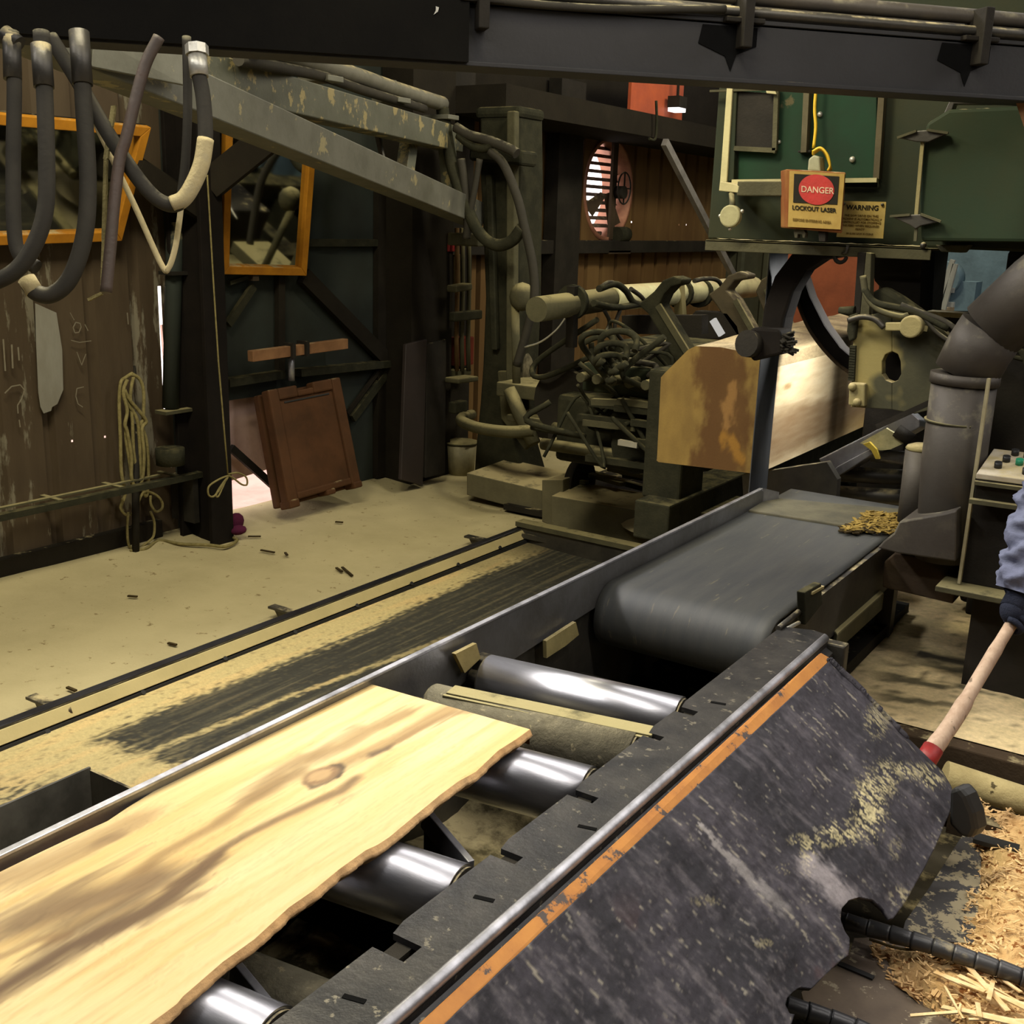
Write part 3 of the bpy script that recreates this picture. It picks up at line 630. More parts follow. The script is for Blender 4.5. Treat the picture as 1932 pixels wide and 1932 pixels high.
# ================================================================== BOOM
root = thing('steel_boom', 'grey steel truss boom running from the overhead beam to the dusty mast', 'boom', at(890, 403, d=8))
A0, A1, A2 = at(165, 128, d=3.95), at(345, 172, d=4.5), at(893, 404, d=8.0)
dirl = (A2 - A1).normalized(); A0 = A1 - dirl * 1.0
obj('lower_chord', MB().beam(A0, A2, .16, .165), BOOM, root, bev=.006)
B0, B1 = at(255, 108, d=4.2), at(855, 264, d=7.9)
obj('upper_chord', MB().beam(B0, B1, .15, .165), BOOMG, root, bev=.006)
off = V((.085, -.04, 0))
pts = [at(a, b, d=d_) - V((0, 0, 0)) for a, b, d_ in ((176, 68, 3.8), (345, 92, 4.25), (345, 160, 4.25), (172, 126, 3.8))]
obj('gusset_plate', MB().prism(pts, (-.03, .03, 0)), BOOM, root, bev=.003)
obj('strut', MB().beam(at(774, 250, d=7.35), at(762, 340, d=7.2), .09, .09, up=(1, 0, 0)), BOOMG, root, bev=.004)
obj('strut', MB().beam(at(842, 262, d=7.7), at(852, 385, d=7.8), .09, .09, up=(1, 0, 0)), BOOMG, root, bev=.004)
obj('strut', MB().beam(at(708, 235, d=6.8), at(724, 310, d=6.8), .02, .03, up=(1, 0, 0)), STEEL, root)
for a, b in (((452, 98), 4.8), ((605, 150), 5.9), ((738, 190), 6.9), ((832, 222), 7.6)):
    c = at(*a, d=b); mb = MB(); mb.box(c, (.22, .12, .03)); mb.box(c + V((0, 0, .06)), (.05, .05, .12)); obj('pipe_saddle', mb, BOOM, root, bev=.004)
tag(obj('boom_pipe', MB().tube(curve([at(470, 88, d=4.75), at(540, 100, d=5.2), at(605, 122, d=5.85), at(680, 146, d=6.4), at(738, 166, d=6.85), at(835, 196, d=7.6)], 6), .048, 12), mat('dusty grey pipe', (.15, .145, .115), .7, .1, (.10, .10, .075), 6, dust=.45)), 'thick dusty pipe clamped along the top of the boom', 'pipe')
tag(obj('boom_pipe', MB().tube(curve([at(450, 112, d=4.7), at(530, 128, d=5.1), at(605, 143, d=5.8), at(690, 172, d=6.4), at(800, 205, d=7.3)], 6), .028, 10), RUBBER), 'thin dark hose under the thick pipe on the boom', 'hose')

# ================================================================== DUSTY MAST AND BASE FRAME
MY = 6.75
def my(a, b, y=MY): return at(a, b, y=y)
root = thing('machine_mast', 'tall dust covered steel mast at the far end of the sawdust floor', 'mast', my(955, 890))
mb = MB()
sec = [(905, 1000, 205), (905, 1002, 330), (912, 1000, 480), (915, 1000, 560), (910, 995, 690), (905, 980, 760), (898, 990, 830), (893, 1010, 900)]
rows = []
for l, r_, yy in sec:
    a_, b_ = my(l, yy, MY), my(r_ - 22, yy, MY); rows.append([a_, b_, b_ + V((0, .32, 0)), a_ + V((0, .32, 0))])
vs = [p for R_ in rows for p in R_]; fs = [(i * 4 + j, i * 4 + (j + 1) % 4, (i + 1) * 4 + (j + 1) % 4, (i + 1) * 4 + j) for i in range(len(rows) - 1) for j in range(4)] + [(0, 1, 2, 3), tuple(len(vs) - 4 + j for j in range(4))[::-1]]
obj('mast_body', mb.add(vs, fs), DUSTYD, root, bev=.02)
obj('mast_rib', MB().beam(my(968, 210, MY - .04), my(966, 720, MY - .04), .07, .06, up=(0, 1, 0)), DUSTY, root, bev=.01)
obj('mast_rib', MB().beam(my(925, 330, MY - .03), my(935, 660, MY - .03), .05, .05, up=(0, 1, 0)), DUSTYD, root, bev=.008)
mb = MB(); mb.prism([my(938, 700, MY - .05), my(958, 700, MY - .05), my(978, 800, MY - .05), my(1005, 830, MY - .05), my(990, 850, MY - .05), my(945, 790, MY - .05)], (0, .05, 0)); obj('foot_gusset', mb, DUSTY, root, bev=.01)
obj('top_plate', MB().box(my(940, 212) + V((0, .15, 0)), (.38, .34, .08)), DUSTYD, root, bev=.03)
obj('side_column', MB().beam(my(996, 240, MY + .25), my(994, 880, MY + .25), .10, .10, up=(0, 1, 0)), DUSTYD, root, bev=.01)
obj('cross_head', MB().beam(my(900, 290, MY - .1), my(1000, 300, MY - .1), .2, .10), DUSTYD, root, bev=.02)
obj('diagonal_tube', MB().tube([my(962, 735, MY - .25), my(978, 775, MY - .28), my(1008, 838, MY - .3)], .05, 10), DUSTY, root)
obj('ring_guard', MB().tube(curve([my(1008, 812, MY - .5), my(960, 815, MY - .55), my(905, 808, MY - .45), my(873, 796, MY - .25), my(872, 788, MY + .1), my(890, 782, MY + .5)], 8), .042, 12), DUSTY, root)
obj('upper_shelf', MB().box(my(888, 452, MY), (.28, .2, .09)), DUSTY, root, bev=.01)
obj('drop_pipe', MB().tube([my(972, 575, MY - .2), my(975, 750, MY - .2)], .03, 10), DUSTY, root)
obj('valve', MB().ball(my(985, 560, MY - .2), (.09, .09, .10), 10, 6), DUSTY, root)
for i, (px, r_) in enumerate((([(835, 205), (842, 250), (855, 320), (880, 390), (905, 440), (935, 462), (965, 455), (985, 430)], .042), ([(860, 240), (885, 255), (910, 262), (935, 270), (965, 283), (975, 290)], .035), ([(925, 285), (950, 310), (975, 370), (990, 430), (1005, 500), (1008, 560), (995, 620), (975, 690)], .03),
        ([(865, 255), (890, 275), (915, 280), (930, 270)], .03), ([(870, 300), (878, 360), (882, 420), (880, 450)], .028), ([(905, 300), (895, 360), (885, 410)], .022), ([(880, 250), (900, 262), (928, 268)], .018))):
    tag(obj('mast_hose', MB().tube(curve([my(a, b, MY - .35) for a, b in px], 7), r_, 10), DUSTYD if i in (0, 3) else RUBBER), ('thick dark hose looping from the boom end to the mast', 'dusty hose bridging the boom end and the mast top', 'long hose draped down the right side of the mast', 'short dusty hose bundled at the boom end', 'hose hanging between boom end and wall boxes', 'thin hose left of the mast under the boom', 'thin cable over the hose bundle at the mast top')[i], 'hose')

# base frame of the carriage way
root = thing('carriage_base', 'low dusty steel base frame at the end of the sawdust floor', 'base frame', (-4.0, 6.6, 0))
SILL = mat('dusty sill steel', (.13, .12, .075), .9, 0, (.085, .08, .052), 5, dust=.7, dthr=.4, bump=.3)
def face(px, ext, name, m_, z=None, y=None): obj(name, MB().prism([at(a, b, y=y) for a, b in px], ext), m_, root, bev=.008)
face([(880, 892), (1022, 925), (1022, 972), (880, 934)], (.05, .45, .04), 'end_sill', SILL, y=6.35)
face([(1022, 905), (1062, 905), (1062, 1000), (1022, 985)], (0, .4, 0), 'corner_post', SILL, y=6.15)
face([(1040, 935), (1232, 968), (1232, 1032), (1040, 1005)], (.0, .35, .03), 'front_sill', SILL, y=6.05)
face([(1228, 945), (1285, 940), (1285, 1030), (1228, 1030)], (0, .3, 0), 'corner_block', DUSTY, y=5.55)
obj('dark_well', MB().span((-4.2, 6.3, .02), (-1.7, 8.5, .06)), BLACK, root)
obj('inner_wall', MB().span((-3.9, 8.4, 0), (-1.7, 8.5, .6)), DUSTYD, root)
obj('right_block', MB().prism(ats([(1285, 960), (1420, 985), (1420, 1060), (1285, 1030)], y=5.4), (0, .5, 0)), DUSTYD, root, bev=.01)
tag(obj('sawdust_cone', MB().grid(lambda u, v: at(1288, 945, y=6.25) + V(((.38 * u) * math.cos(v * 2 * PI), (.38 * u) * math.sin(v * 2 * PI), -.16 * u * u + .012 * fbm(u * 5, v * 9))), 8, 24, True), SAWDUST, keep=True), 'little sawdust cone piled under the log end', 'sawdust', kind='stuff')
for i in range(9):
    a = random.uniform(1060, 1220); b = random.uniform(880, 940)
    p = at(a, b, y=6.4 + random.random() * .5)
    tag(obj('offcut_stick', MB().beam(p, p + V((random.uniform(.2, .55), random.uniform(-.25, .1), random.uniform(-.06, .06))), random.uniform(.03, .07), random.uniform(.02, .04)), DUSTY, bev=.003), 'dusty offcut among the sticks lying on the carriage base frame', 'offcut', 'offcuts on the base frame')

# ================================================================== LOG CARRIAGE
root = thing('log_carriage', 'dust covered log carriage crowded with hydraulics beside the log', 'carriage', (-2.9, 6.6, .3))
def cy(a, b, y): return at(a, b, y=y)
obj('frame_beam', MB().span((-2.52, 5.0, .42), (-2.32, 9.5, .62)), DUSTYD, root, bev=.01)
obj('frame_beam', MB().span((-3.75, 6.9, .42), (-3.55, 9.5, .62)), DUSTYD, root, bev=.01)
for y in (6.6, 7.5, 8.4, 9.2): obj('cross_member', MB().span((-3.6, y, .45), (-2.5, y + .16, .60)), DUSTYD, root, bev=.01)
for y in (6.4, 8.4): 
    for x in (-2.42, -3.65): obj('wheel', MB().disc((x, y, .28), (1, 0, 0), .17, .06, 24), BLACK, root)
obj('head_block', MB().span((-2.56, 5.15, .6), (-2.34, 5.45, 1.28)), DUSTYD, root, bev=.015)
obj('head_block', MB().span((-2.62, 6.5, .6), (-2.3, 6.9, 1.25)), DUSTYD, root, bev=.015)
obj('housing', MB().span((-3.35, 5.55, .62), (-2.65, 6.3, 1.02)), DUSTYD, root, bev=.03)
obj('housing', MB().span((-3.2, 5.9, 1.02), (-2.72, 6.5, 1.32)), DUSTYD, root, bev=.03)
obj('motor_drum', MB().tube([(-3.4, 5.7, .95), (-3.4, 6.5, .95)], .2, 18), BLACK, root)
obj('motor_drum', MB().tube([(-2.75, 5.42, .80), (-2.75, 5.9, .80)], .15, 18), DUSTYD, root)
obj('valve_bank', MB().box((-2.85, 5.5, 1.16), (.5, .18, .16)), OLIVE, root, bev=.01)
for k in range(5): obj('valve_spool', MB().tube([(-3.05 + k * .1, 5.40, 1.17), (-3.05 + k * .1, 5.30, 1.17)], .028, 10), DUSTY, root)
for k in range(3): obj('cylinder', MB().tube([(-3.4, 5.5 + .12 * k, .72 + .08 * k), (-2.6, 5.45 + .12 * k, .74 + .08 * k)], .035, 12), DUSTY, root)
T0, T1 = at(1012, 584, x=-3.3), at(1360, 548, x=-3.3)
obj('overhead_tube', MB().tube([T0, at(1155, 563, x=-3.3)], .070, 18), DUSTY, root, label='grey dusty end of the pale tube')
obj('overhead_tube', MB().tube([at(1150, 563, x=-3.3), T1 + (T1 - T0) * .25], .078, 18), BUFFTUBE, root, label='pale yellow tube')
for q in (1080, 1282, 1320): 
    p = at(q, 570 if q < 1200 else 553, x=-3.3); obj('tube_clamp', MB().tube([p - V((0, .02, 0)), p + V((0, .02, 0))], .10, 16), DUSTYD, root)
obj('tube_post', MB().beam(at(1081, 540, x=-3.28), at(1078, 655, x=-3.28), .05, .05, up=(1, 0, 0)), BLACK, root)
obj('tube_post', MB().beam(at(1280, 535, x=-3.25), at(1285, 605, x=-3.25), .06, .06, up=(1, 0, 0)), CREAMSTEEL, root)
obj('hanger_bar', MB().beam(at(1180, 612, y=6.6), at(1330, 612, y=6.6), .1, .12), BLACK, root)
obj('cross_beam', MB().prism([cy(a, b, 6.9) for a, b in ((1295, 640), (1300, 600), (1312, 586), (1372, 590), (1392, 615), (1400, 650), (1360, 640))], (0, .1, 0)), BLACK, root, bev=.006)
arms = ([(1287, 527), (1270, 521), (1250, 529), (1233, 550), (1203, 575), (1222, 592), (1245, 630), (1278, 692), (1312, 690), (1262, 608), (1243, 576), (1252, 556), (1266, 541), (1284, 536)],
        [(1412, 518), (1395, 512), (1373, 520), (1358, 540), (1336, 556), (1350, 575), (1400, 650), (1432, 645), (1388, 566), (1371, 548), (1385, 530), (1410, 526)],
        [(1484, 520), (1458, 514), (1436, 528), (1425, 550), (1440, 588), (1470, 632), (1492, 618), (1458, 572), (1447, 545), (1462, 528), (1482, 528)])
for i, (poly, y) in enumerate(zip(arms, (5.75, 6.9, 7.9))):
    a_ = obj('knee_arm', MB().prism([cy(a, b, y) for a, b in poly], (0, .14, 0)), DUSTYD if i == 0 else mat('tan knee steel', s2l((70, 60, 40)), .7, .1, dust=.3), root, bev=.01)
    e = poly[-6 if i == 0 else -5]
    obj('wear_strip', MB().beam(cy(poly[8][0] - 6 if i == 0 else poly[7][0] - 6, poly[8][1] - 10 if i == 0 else poly[7][1] - 10, y - .012), cy(poly[10][0] - 1 if i == 0 else poly[8][0] - 1, poly[10][1] if i == 0 else poly[8][1], y - .012), .035, .02, up=(0, 1, 0)), DUSTY, a_)
obj('small_lamp', MB().beam(cy(1345, 603, 6.7), cy(1362, 632, 6.7), .04, .03, up=(0, 1, 0)), emat('white gauge', (1, .97, .9), .5), root)
obj('reflector_cup', MB().tube([cy(1235, 650, 5.6), cy(1243, 668, 5.6)], [.07, .02], 14), CREAMSTEEL, root)
obj('bright_rail', MB().beam(cy(1168, 834, 5.3), cy(1204, 840, 5.3), .03, .03), PALEMETAL, root)
rnd = random.Random(11)
for k in range(26):     # loops of hose over the valves
    a, b = rnd.uniform(1070, 1235), rnd.uniform(645, 790); y = rnd.uniform(5.3, 5.9)
    p0 = cy(a, b, y); n_ = rnd.choice((3, 4)); s_ = rnd.uniform(.12, .3)
    pts = [p0 + V((rnd.uniform(-1, 1), rnd.uniform(-.4, .4), rnd.uniform(-1.1, .7))) * s_ for _ in range(n_)]
    obj('hydraulic_hose', MB().tube(curve(pts, 6), rnd.choice((.010, .013, .017)), 8), rnd.choice((DUSTYD, DUSTYD, RUBBER, DUSTYD)), root)
for k in range(4):
    c = cy(rnd.uniform(1120, 1200), rnd.uniform(650, 720), 5.2); R_ = rnd.uniform(.07, .11)
    obj('hose_loop', MB().tube([c + V((R_ * math.cos(t_), .05 * math.sin(t_ * 2), R_ * math.sin(t_))) for t_ in [2 * PI * j / 20 for j in range(19)]], .018, 8), DUSTYD, root)
for k in range(9):
    a, b = rnd.uniform(1070, 1230), rnd.uniform(745, 870); p0 = cy(a, b, 5.35)
    obj('ledge_bar', MB().beam(p0, p0 + V((rnd.uniform(.2, .5), .05, rnd.uniform(-.02, .03))), .05, .035), rnd.choice((DUSTY, DUSTYD)), root)
for px, r_ in (([(1130, 545), (1160, 536), (1180, 548), (1195, 570), (1215, 575)], .02), ([(1130, 545), (1150, 533), (1172, 540)], .014), ([(1120, 572), (1160, 580), (1200, 575), (1230, 570)], .02), ([(1140, 585), (1150, 610), (1135, 640)], .012), ([(1170, 585), (1160, 620), (1180, 650)], .012), ([(1310, 530), (1330, 526), (1355, 530), (1372, 560)], .016), ([(1190, 545), (1210, 560), (1225, 580)], .014)):
    obj('tube_hose', MB().tube(curve([at(a, b, x=-3.15) for a, b in px], 6), r_, 8), RUBBER if r_ != .02 else DUSTYD, root)
tag(obj('slack_wire', MB().tube(curve([at(a, b, y=6.3) for a, b in ((990, 655), (1020, 645), (1050, 622), (1072, 592))], 6), .006, 6), PALEMETAL), 'pale slack wire sloping from the mast up to the pale tube', 'wire')
tag(obj('rag_bundle', MB().ball(at(990, 705, y=6.9), (.07, .07, .16), 12, 8), mat('striped grey rag', s2l((120, 112, 90)), .9, 0, s2l((40, 38, 30)), 26, stretch=(1, 1, .3))), 'grey striped rag bundle hanging right of the mast foot', 'rag')
for i, (a, b, w_, h_) in enumerate(((1010, 735, .5, .1), (1035, 790, .55, .05))):
    tag(obj('machine_ledge', MB().box(at(a + 10, b, y=6.7), (w_, .4, h_)), (DUSTY, DUSTY)[i], bev=.01), ('upper dusty ledge between mast and carriage', 'lower dusty tapered ledge between mast and carriage')[i], 'ledge')
tag(obj('guide_wheel_box', MB().span((-3.75, 6.55, .66), (-3.3, 7.0, 1.06)), BLACK, bev=.02), 'black drive box behind the dusty ledges by the mast', 'box')

# ================================================================== LOG
LY = 4.55; LX = -1.705
end_px = [(1238, 868), (1240, 850), (1247, 712), (1254, 704), (1298, 660), (1312, 653), (1360, 655), (1432, 672), (1470, 690)]
endp = ats(end_px, y=LY)
endp[-1].x = endp[-2].x = LX; pbr = at(1420, 893, y=LY); pbr.x = LX
endp = [p for p in endp[:-1]] + [V((LX, LY, at(1465, 693, x=LX).z))]
zb = at(1244, 872, y=LY).z
outline = [V((endp[0].x + .012, LY, zb))] + endp + [V((LX, LY, pbr.z))]
LL = 3.4
root = thing('log', 'big squared yellow log on the carriage with a fresh white sawn face', 'log', (-1.95, LY + 1.2, zb))
dark_px = [(1350, 690), (1365, 690), (1375, 720), (1388, 760), (1382, 800), (1375, 840), (1345, 880)]
zt = max(p.z for p in outline)
def endcol(p):
    a, b = px_of(p); n1 = fbm(p.x * 9, p.z * 5, 1); n2 = fbm(p.x * 30, p.z * 14, 4)
    c = lerp((.235, .150, .036), (.175, .108, .026), .5 + n1)
    d_, t_ = pld((a + 14 * n1, b), [(1345, 670), (1352, 700), (1362, 760), (1372, 800), (1360, 850), (1330, 890)])
    s = sst(52, 22, d_ + 18 * n2) if a < 1365 else sst(75, 35, d_ + 20 * n2)
    c = lerp(c, (.080, .033, .0055), s * .9)
    d2, _ = pld((a, b), [(1385, 730), (1375, 765), (1372, 800)]); c = lerp(c, (.30, .16, .045), sst(14, 4, d2 + 10 * n2) * .6)
    d3, _ = pld((a, b), [(1372, 826), (1395, 862)]); c = lerp(c, (.34, .17, .02), sst(18, 5, d3 + 12 * n2) * .6)
    return c
def fillface(poly, nx, nz, y):
    """cut end as a fine mesh following the outline"""
    xs = [p.x for p in poly]; zs = [p.z for p in poly]; m_ = MB()
    def zrange(x):
        hits = []
        for a, b in zip(poly, poly[1:] + poly[:1]):
            if (a.x - x) * (b.x - x) <= 0 and abs(a.x - b.x) > 1e-9:
                hits.append(a.z + (b.z - a.z) * (x - a.x) / (b.x - a.x))
        return (min(hits), max(hits)) if hits else (zs[0], zs[0])
    x0, x1 = min(xs) + 1e-5, max(xs) - 1e-5
    def fn(u, v):
        x = x0 + (x1 - x0) * u; a, b = zrange(x); return V((x, y, a + (b - a) * v))
    return m_.grid(fn, nx, nz)
LOGM = paintmat('sawn log end', .8, .12, 110, (1, 1, 1), .06)
obj('end_grain', fillface(outline, 70, 80, LY), LOGM, root, paint=endcol, label='brown stained sawn end of the log')
zt_face = outline[-2].z; zb_face = outline[-1].z
def facecol(p):
    u = p.y - LY; v = (p.z - zb_face) / (zt_face - zb_face); n1 = fbm(p.y * 2.2, p.z * 12, 2); n2 = fbm(p.y * 5, p.z * 50, 3)
    c = lerp((.80, .66, .42), (.72, .56, .33), .5 + n2)
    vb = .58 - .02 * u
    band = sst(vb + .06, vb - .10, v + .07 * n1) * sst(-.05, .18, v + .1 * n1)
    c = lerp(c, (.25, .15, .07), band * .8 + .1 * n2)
    c = lerp(c, (.62, .42, .13), sst(.9, 1.6, u) * sst(.3, .0, v) * .8)
    d_ = math.hypot((u - .28) / .05, (v - .78) / .03); c = lerp(c, (.4, .26, .12), sst(1.6, .5, d_))
    return c
obj('sawn_face', MB().grid(lambda u, v: V((LX, LY + u * LL, zb_face + v * (zt_face - zb_face))), 120, 50), paintmat('fresh sawn face', .6, .12, 60, (1, 1, 6), .07), root, paint=facecol, label='pale fresh sawn face of the log')
top = outline[:-1]
def barkcol(p):
    n1 = fbm(p.x * 5, p.y * 3, p.z * 5); n2 = fbm(p.x * 20, p.y * 9, 5)
    c = lerp((.40, .31, .17), (.22, .155, .085), sst(-.3, .4, n1)); c = lerp(c, (.07, .05, .03), sst(.25, .55, n2) * .7)
    return lerp(c, (.50, .41, .26), sst(.4, .0, p.y - LY) * .6)
prof = outline[1:-1]
def barkpt(u, v):
    k = v * (len(prof) - 1); i = min(int(k), len(prof) - 2); q = prof[i] + (prof[i + 1] - prof[i]) * (k - i)
    s = (1 - .08 * 0) ; w_ = math.sin(PI * v) * .02 * fbm(u * 7, v * 4, 3) * min(1, u * 6)
    rise = .07 * u * sst(.35, .6, v)
    return V((q.x, LY + u * LL, q.z + w_ + rise * (1 if v < .98 else 0)))
obj('bark_side', MB().grid(barkpt, 60, 40, True), paintmat('rough log top', .85, .5, 50, (2, .7, 2), .25), root, paint=barkcol, label='rough bark brown upper side of the log')
mb = MB(); mb.add([V((p.x, LY + .001, p.z)) for p in (outline[0], outline[-1])] + [V((p.x, LY + LL, p.z)) for p in (outline[-1], outline[0])], [(0, 1, 2, 3)])
mb.add([V((p.x, LY + LL, p.z)) for p in outline], [tuple(range(len(outline)))])
mb.add([V((p.x, LY + .0005, p.z)) for p in outline[:2]] + [V((p.x, LY + LL, p.z)) for p in outline[:2][::-1]], [(0, 1, 2, 3)])
obj('underside', mb, mat('log underside', (.25, .18, .09), .9, bump=.3), root)

# ================================================================== BAND SAW
YC = 4.40
def sy(a, b, y=YC): return at(a, b, y=y)
root = thing('band_saw', 'green band saw head with signs, guide arm and steel blade standing over the log', 'saw', (-1.5, 4.6, .6))
def plate(px, name, m_, y=YC, ext=.02, bev=.003, parent=None, label=None): return obj(name, MB().prism([sy(a, b, y) for a, b in px], (0, ext, 0)), m_, parent or root, bev=bev, label=label)
xl, xr = sy(1334, 455).x, -.35
obj('cabinet', MB().span((xl, YC, 1.945), (xr, 5.7, 3.3)), OLIVE, root, bev=.01)
door = plate([(1397, 120), (1655, 120), (1652, 346), (1392, 346)], 'door_panel', GREEN, YC - .012, .012)
wd_ = plate([(1393, 172), (1466, 176), (1462, 280), (1386, 278)], 'inspection_window', BLACK, YC - .03, .018)
for a, b in (((1466, 165), (1462, 284)), ((1386, 280), (1464, 284))): obj('window_trim', MB().beam(sy(*a, YC - .035), sy(*b, YC - .035), .018, .018), DUSTY, wd_)
for a, b, r_ in ((1547, 216, .011), (1608, 301, .012), (1461, 284, .011), (1470, 268, .008), (1462, 168, .010)): obj('bolt', MB().ball(sy(a, b, YC - .015), r_, 8, 6), PALEMETAL, root)
plate([(1443, 160), (1459, 160), (1465, 178), (1446, 176)], 'paper_tag', CREAM, YC - .06, .004)
obj('top_strip', MB().beam(sy(1340, 172, YC - .04), sy(1470, 168, YC - .04), .012, .008), DUSTY, root)
plate([(1374, 120), (1385, 120), (1371, 344), (1358, 344)], 'corner_angle', CREAM, YC - .05, .04)
plate([(1385, 120), (1392, 120), (1384, 340), (1371, 344)], 'corner_angle_side', OLIVE, YC - .04, .03)
plate([(1358, 342), (1376, 345), (1396, 350), (1393, 364), (1356, 360)], 'arm_socket', CREAM, YC - .16, .12)
obj('cross_bar', MB().beam(sy(1383, 343, YC - .04), sy(1656, 340, YC - .04), .03, .016), CREAM, root)
obj('laser_arm', MB().beam(sy(1394, 356, YC - .14), sy(1490, 356, YC - .14), .04, .055), DUSTY, root, bev=.004)
obj('conduit_strip', MB().beam(sy(1527, 120, YC - .03), sy(1519, 288, YC - .03), .022, .04, up=(0, 1, 0)), mat('grey strip', s2l((92, 86, 66)), .7, dust=.2), root)
obj('conduit_strip', MB().beam(sy(1669, 120, YC - .03), sy(1655, 338, YC - .03), .022, .035, up=(0, 1, 0)), mat('grey strip b', s2l((86, 78, 58)), .7, dust=.2), root)
obj('yellow_cable', MB().tube(curve([sy(a, b, YC - .06) for a, b in ((1542, 100), (1540, 160), (1537, 205), (1539, 240), (1535, 280))], 5), .0065, 6), YCABLE, root)
for k in range(4): obj('yellow_cable', MB().tube(curve([sy(a, b, YC - .13 - .012 * k) for a, b in ((1533, 292 - 2 * k), (1548, 282 - k), (1558 + k, 292), (1566, 312), (1568 - 2 * k, 322))], 5), .005, 6), YCABLE, root)
g_ = plate([(1525, 300), (1535, 292), (1546, 296), (1548, 324), (1523, 322)], 'cable_connector', mat('grey connector', s2l((170, 170, 140)), .7, dust=.3), YC - .17, .06, .006)
plate([(1505, 284), (1530, 283), (1530, 288), (1505, 288)], 'cable_clip', BLACK, YC - .04, .03)
# shelf
a, b = sy(1331, 452, YC - .13), sy(1757, 471, YC - .13)
obj('shelf_angle', MB().span((a.x, YC - .13, a.z - .042), (b.x, YC - .118, a.z)).span((a.x, YC - .13, a.z - .008), (b.x, YC, a.z)), DUSTY, root, bev=.002)
obj('shelf_dust', MB().grid(lambda u, v: V((a.x + .02 + (sy(1725, 452, YC - .13).x - a.x) * u, YC - .125 + .12 * v, a.z + .004 + .006 * abs(fbm(u * 14, v * 3)))), 60, 4, True), SAWDUST, root, keep=True)
shelf_z = a.z
obj('shelf_bolt', MB().ball(sy(1742, 463, YC - .135), .012, 8, 6), STEEL, root)
obj('hanging_ring', MB().tube([sy(1586, 484, YC - .12) + V((.022 * math.cos(t_), 0, .022 * math.sin(t_))) for t_ in [2 * PI * j / 16 for j in range(17)]], .008, 6), BLACK, root)
obj('hook_eye', MB().tube([sy(1600, 462, YC - .14), sy(1597, 476, YC - .14), sy(1590, 478, YC - .13)], .006, 6), STEEL, root)
# laser box with sign
def frame4(tl, tr, br, bl, y): return [sy(*q, y) for q in (tl, tr, br, bl)]
LYB = YC - .26
fr = frame4((1490, 322), (1594, 328), (1586, 433), (1487, 428), LYB)
lb = thing('lockout_box', 'rusty laser box bearing the danger lockout sign on the saw shelf', 'warning sign', (fr[2] + fr[3]) / 2)
fo = frame4((1483, 319), (1596, 325), (1589, 440), (1483, 430), LYB + .006)
obj('box_body', MB().prism(fo, (-.062, .11, 0)), RUSTBOX, lb, bev=.004)
obj('sign_plate', MB().prism([p + V((0, -.002, 0)) for p in fr], (0, .005, 0)), SIGN, lb)
ux = (fr[1] - fr[0]).normalized(); uy = (fr[0] - fr[3]).normalized(); nn = ux.cross(uy)
obj('black_field', MB().prism([p + nn * .003 for p in frame4((1499, 328), (1584, 333), (1580, 386), (1497, 382), LYB)], nn * .001), INK, lb)
c = sy(1541, 358, LYB) + nn * .0045; k_ = (sy(1575, 358, LYB) - sy(1541, 358, LYB)).length
obj('red_oval', MB().prism([c + ux * (k_ * math.cos(t_)) + uy * (k_ * .80 * math.sin(t_)) for t_ in [2 * PI * j / 40 for j in range(40)]], nn * .001), RED, lb)
ph = 1 / ((sy(1500, 358, LYB) - sy(1600, 358, LYB)).length / 100)
def sgn(t_, px, size_px, m_, root_, off=.0065, y=LYB, u_=None, w_=None, bold=.0004, nm='lettering'):
    text(nm, t_, size_px / ph, sy(*px, y) + nn * off, u_ or ux, w_ or uy, m_, root_, bold)
sgn('DANGER', (1543, 364), 15.5, WHITEINK, lb); sgn('LOCKOUT LASER', (1536, 398), 10.8, INK, lb, .0045); sgn('BEFORE ENTERING AREA', (1532, 419), 6.6, FADEINK, lb, .0045, bold=.0002)
plate([(1497, 436), (1500, 432), (1516, 432), (1520, 440), (1518, 449), (1514, 449), (1513, 442), (1505, 442), (1504, 449), (1499, 449)], 'foot_clamp', mat('clamp grey', s2l((92, 88, 70)), .7), LYB + .02, .03, .002, lb)
plate([(1543, 436), (1558, 437), (1557, 456), (1545, 456)], 'foot_clamp', BLACK, LYB + .02, .03, .002, lb)
WY = YC - .11
fr2 = frame4((1588, 379), (1672, 381), (1666, 450), (1578, 447), WY)
ws = thing('warning_plate', 'yellowed warning plate with small print leaning right of the danger sign', 'warning sign', (fr2[2] + fr2[3]) / 2)
obj('sign_plate', MB().prism(fr2, (0, .004, 0)), mat('aged warning plate', s2l((178, 158, 98)), .7, 0, s2l((160, 134, 70)), 9, bump=.05), ws)
u2 = (fr2[1] - fr2[0]).normalized(); w2 = (fr2[0] - fr2[3]); w2 = (w2 - u2 * w2.dot(u2)).normalized()
sgn('WARNING', (1627, 396), 12.5, INK, ws, .002, WY, u2, w2)
for i, s_ in enumerate(('THE SAW DRIVE ON THIS', 'MACHINE IS AUTOMATICALLY', 'CONTROLLED FOR STOPPING', 'THE FEED WHEN REQUIRED', 'READY')): sgn(s_, (1625 - .6 * i, 409 + 6.4 * i), 5.6, FADEINK, ws, .002, WY, u2, w2, .0001)
sgn('BE SURE SAW IS CLEAR', (1622, 443), 5.0, FADEINK, ws, .002, WY, u2, w2, .0001)
for p in fr2[:2]: obj('screw', MB().ball(p + nn * .003 + (u2 if p is fr2[0] else -u2) * .012 - w2 * .01, .006, 8, 6), STEEL, ws)
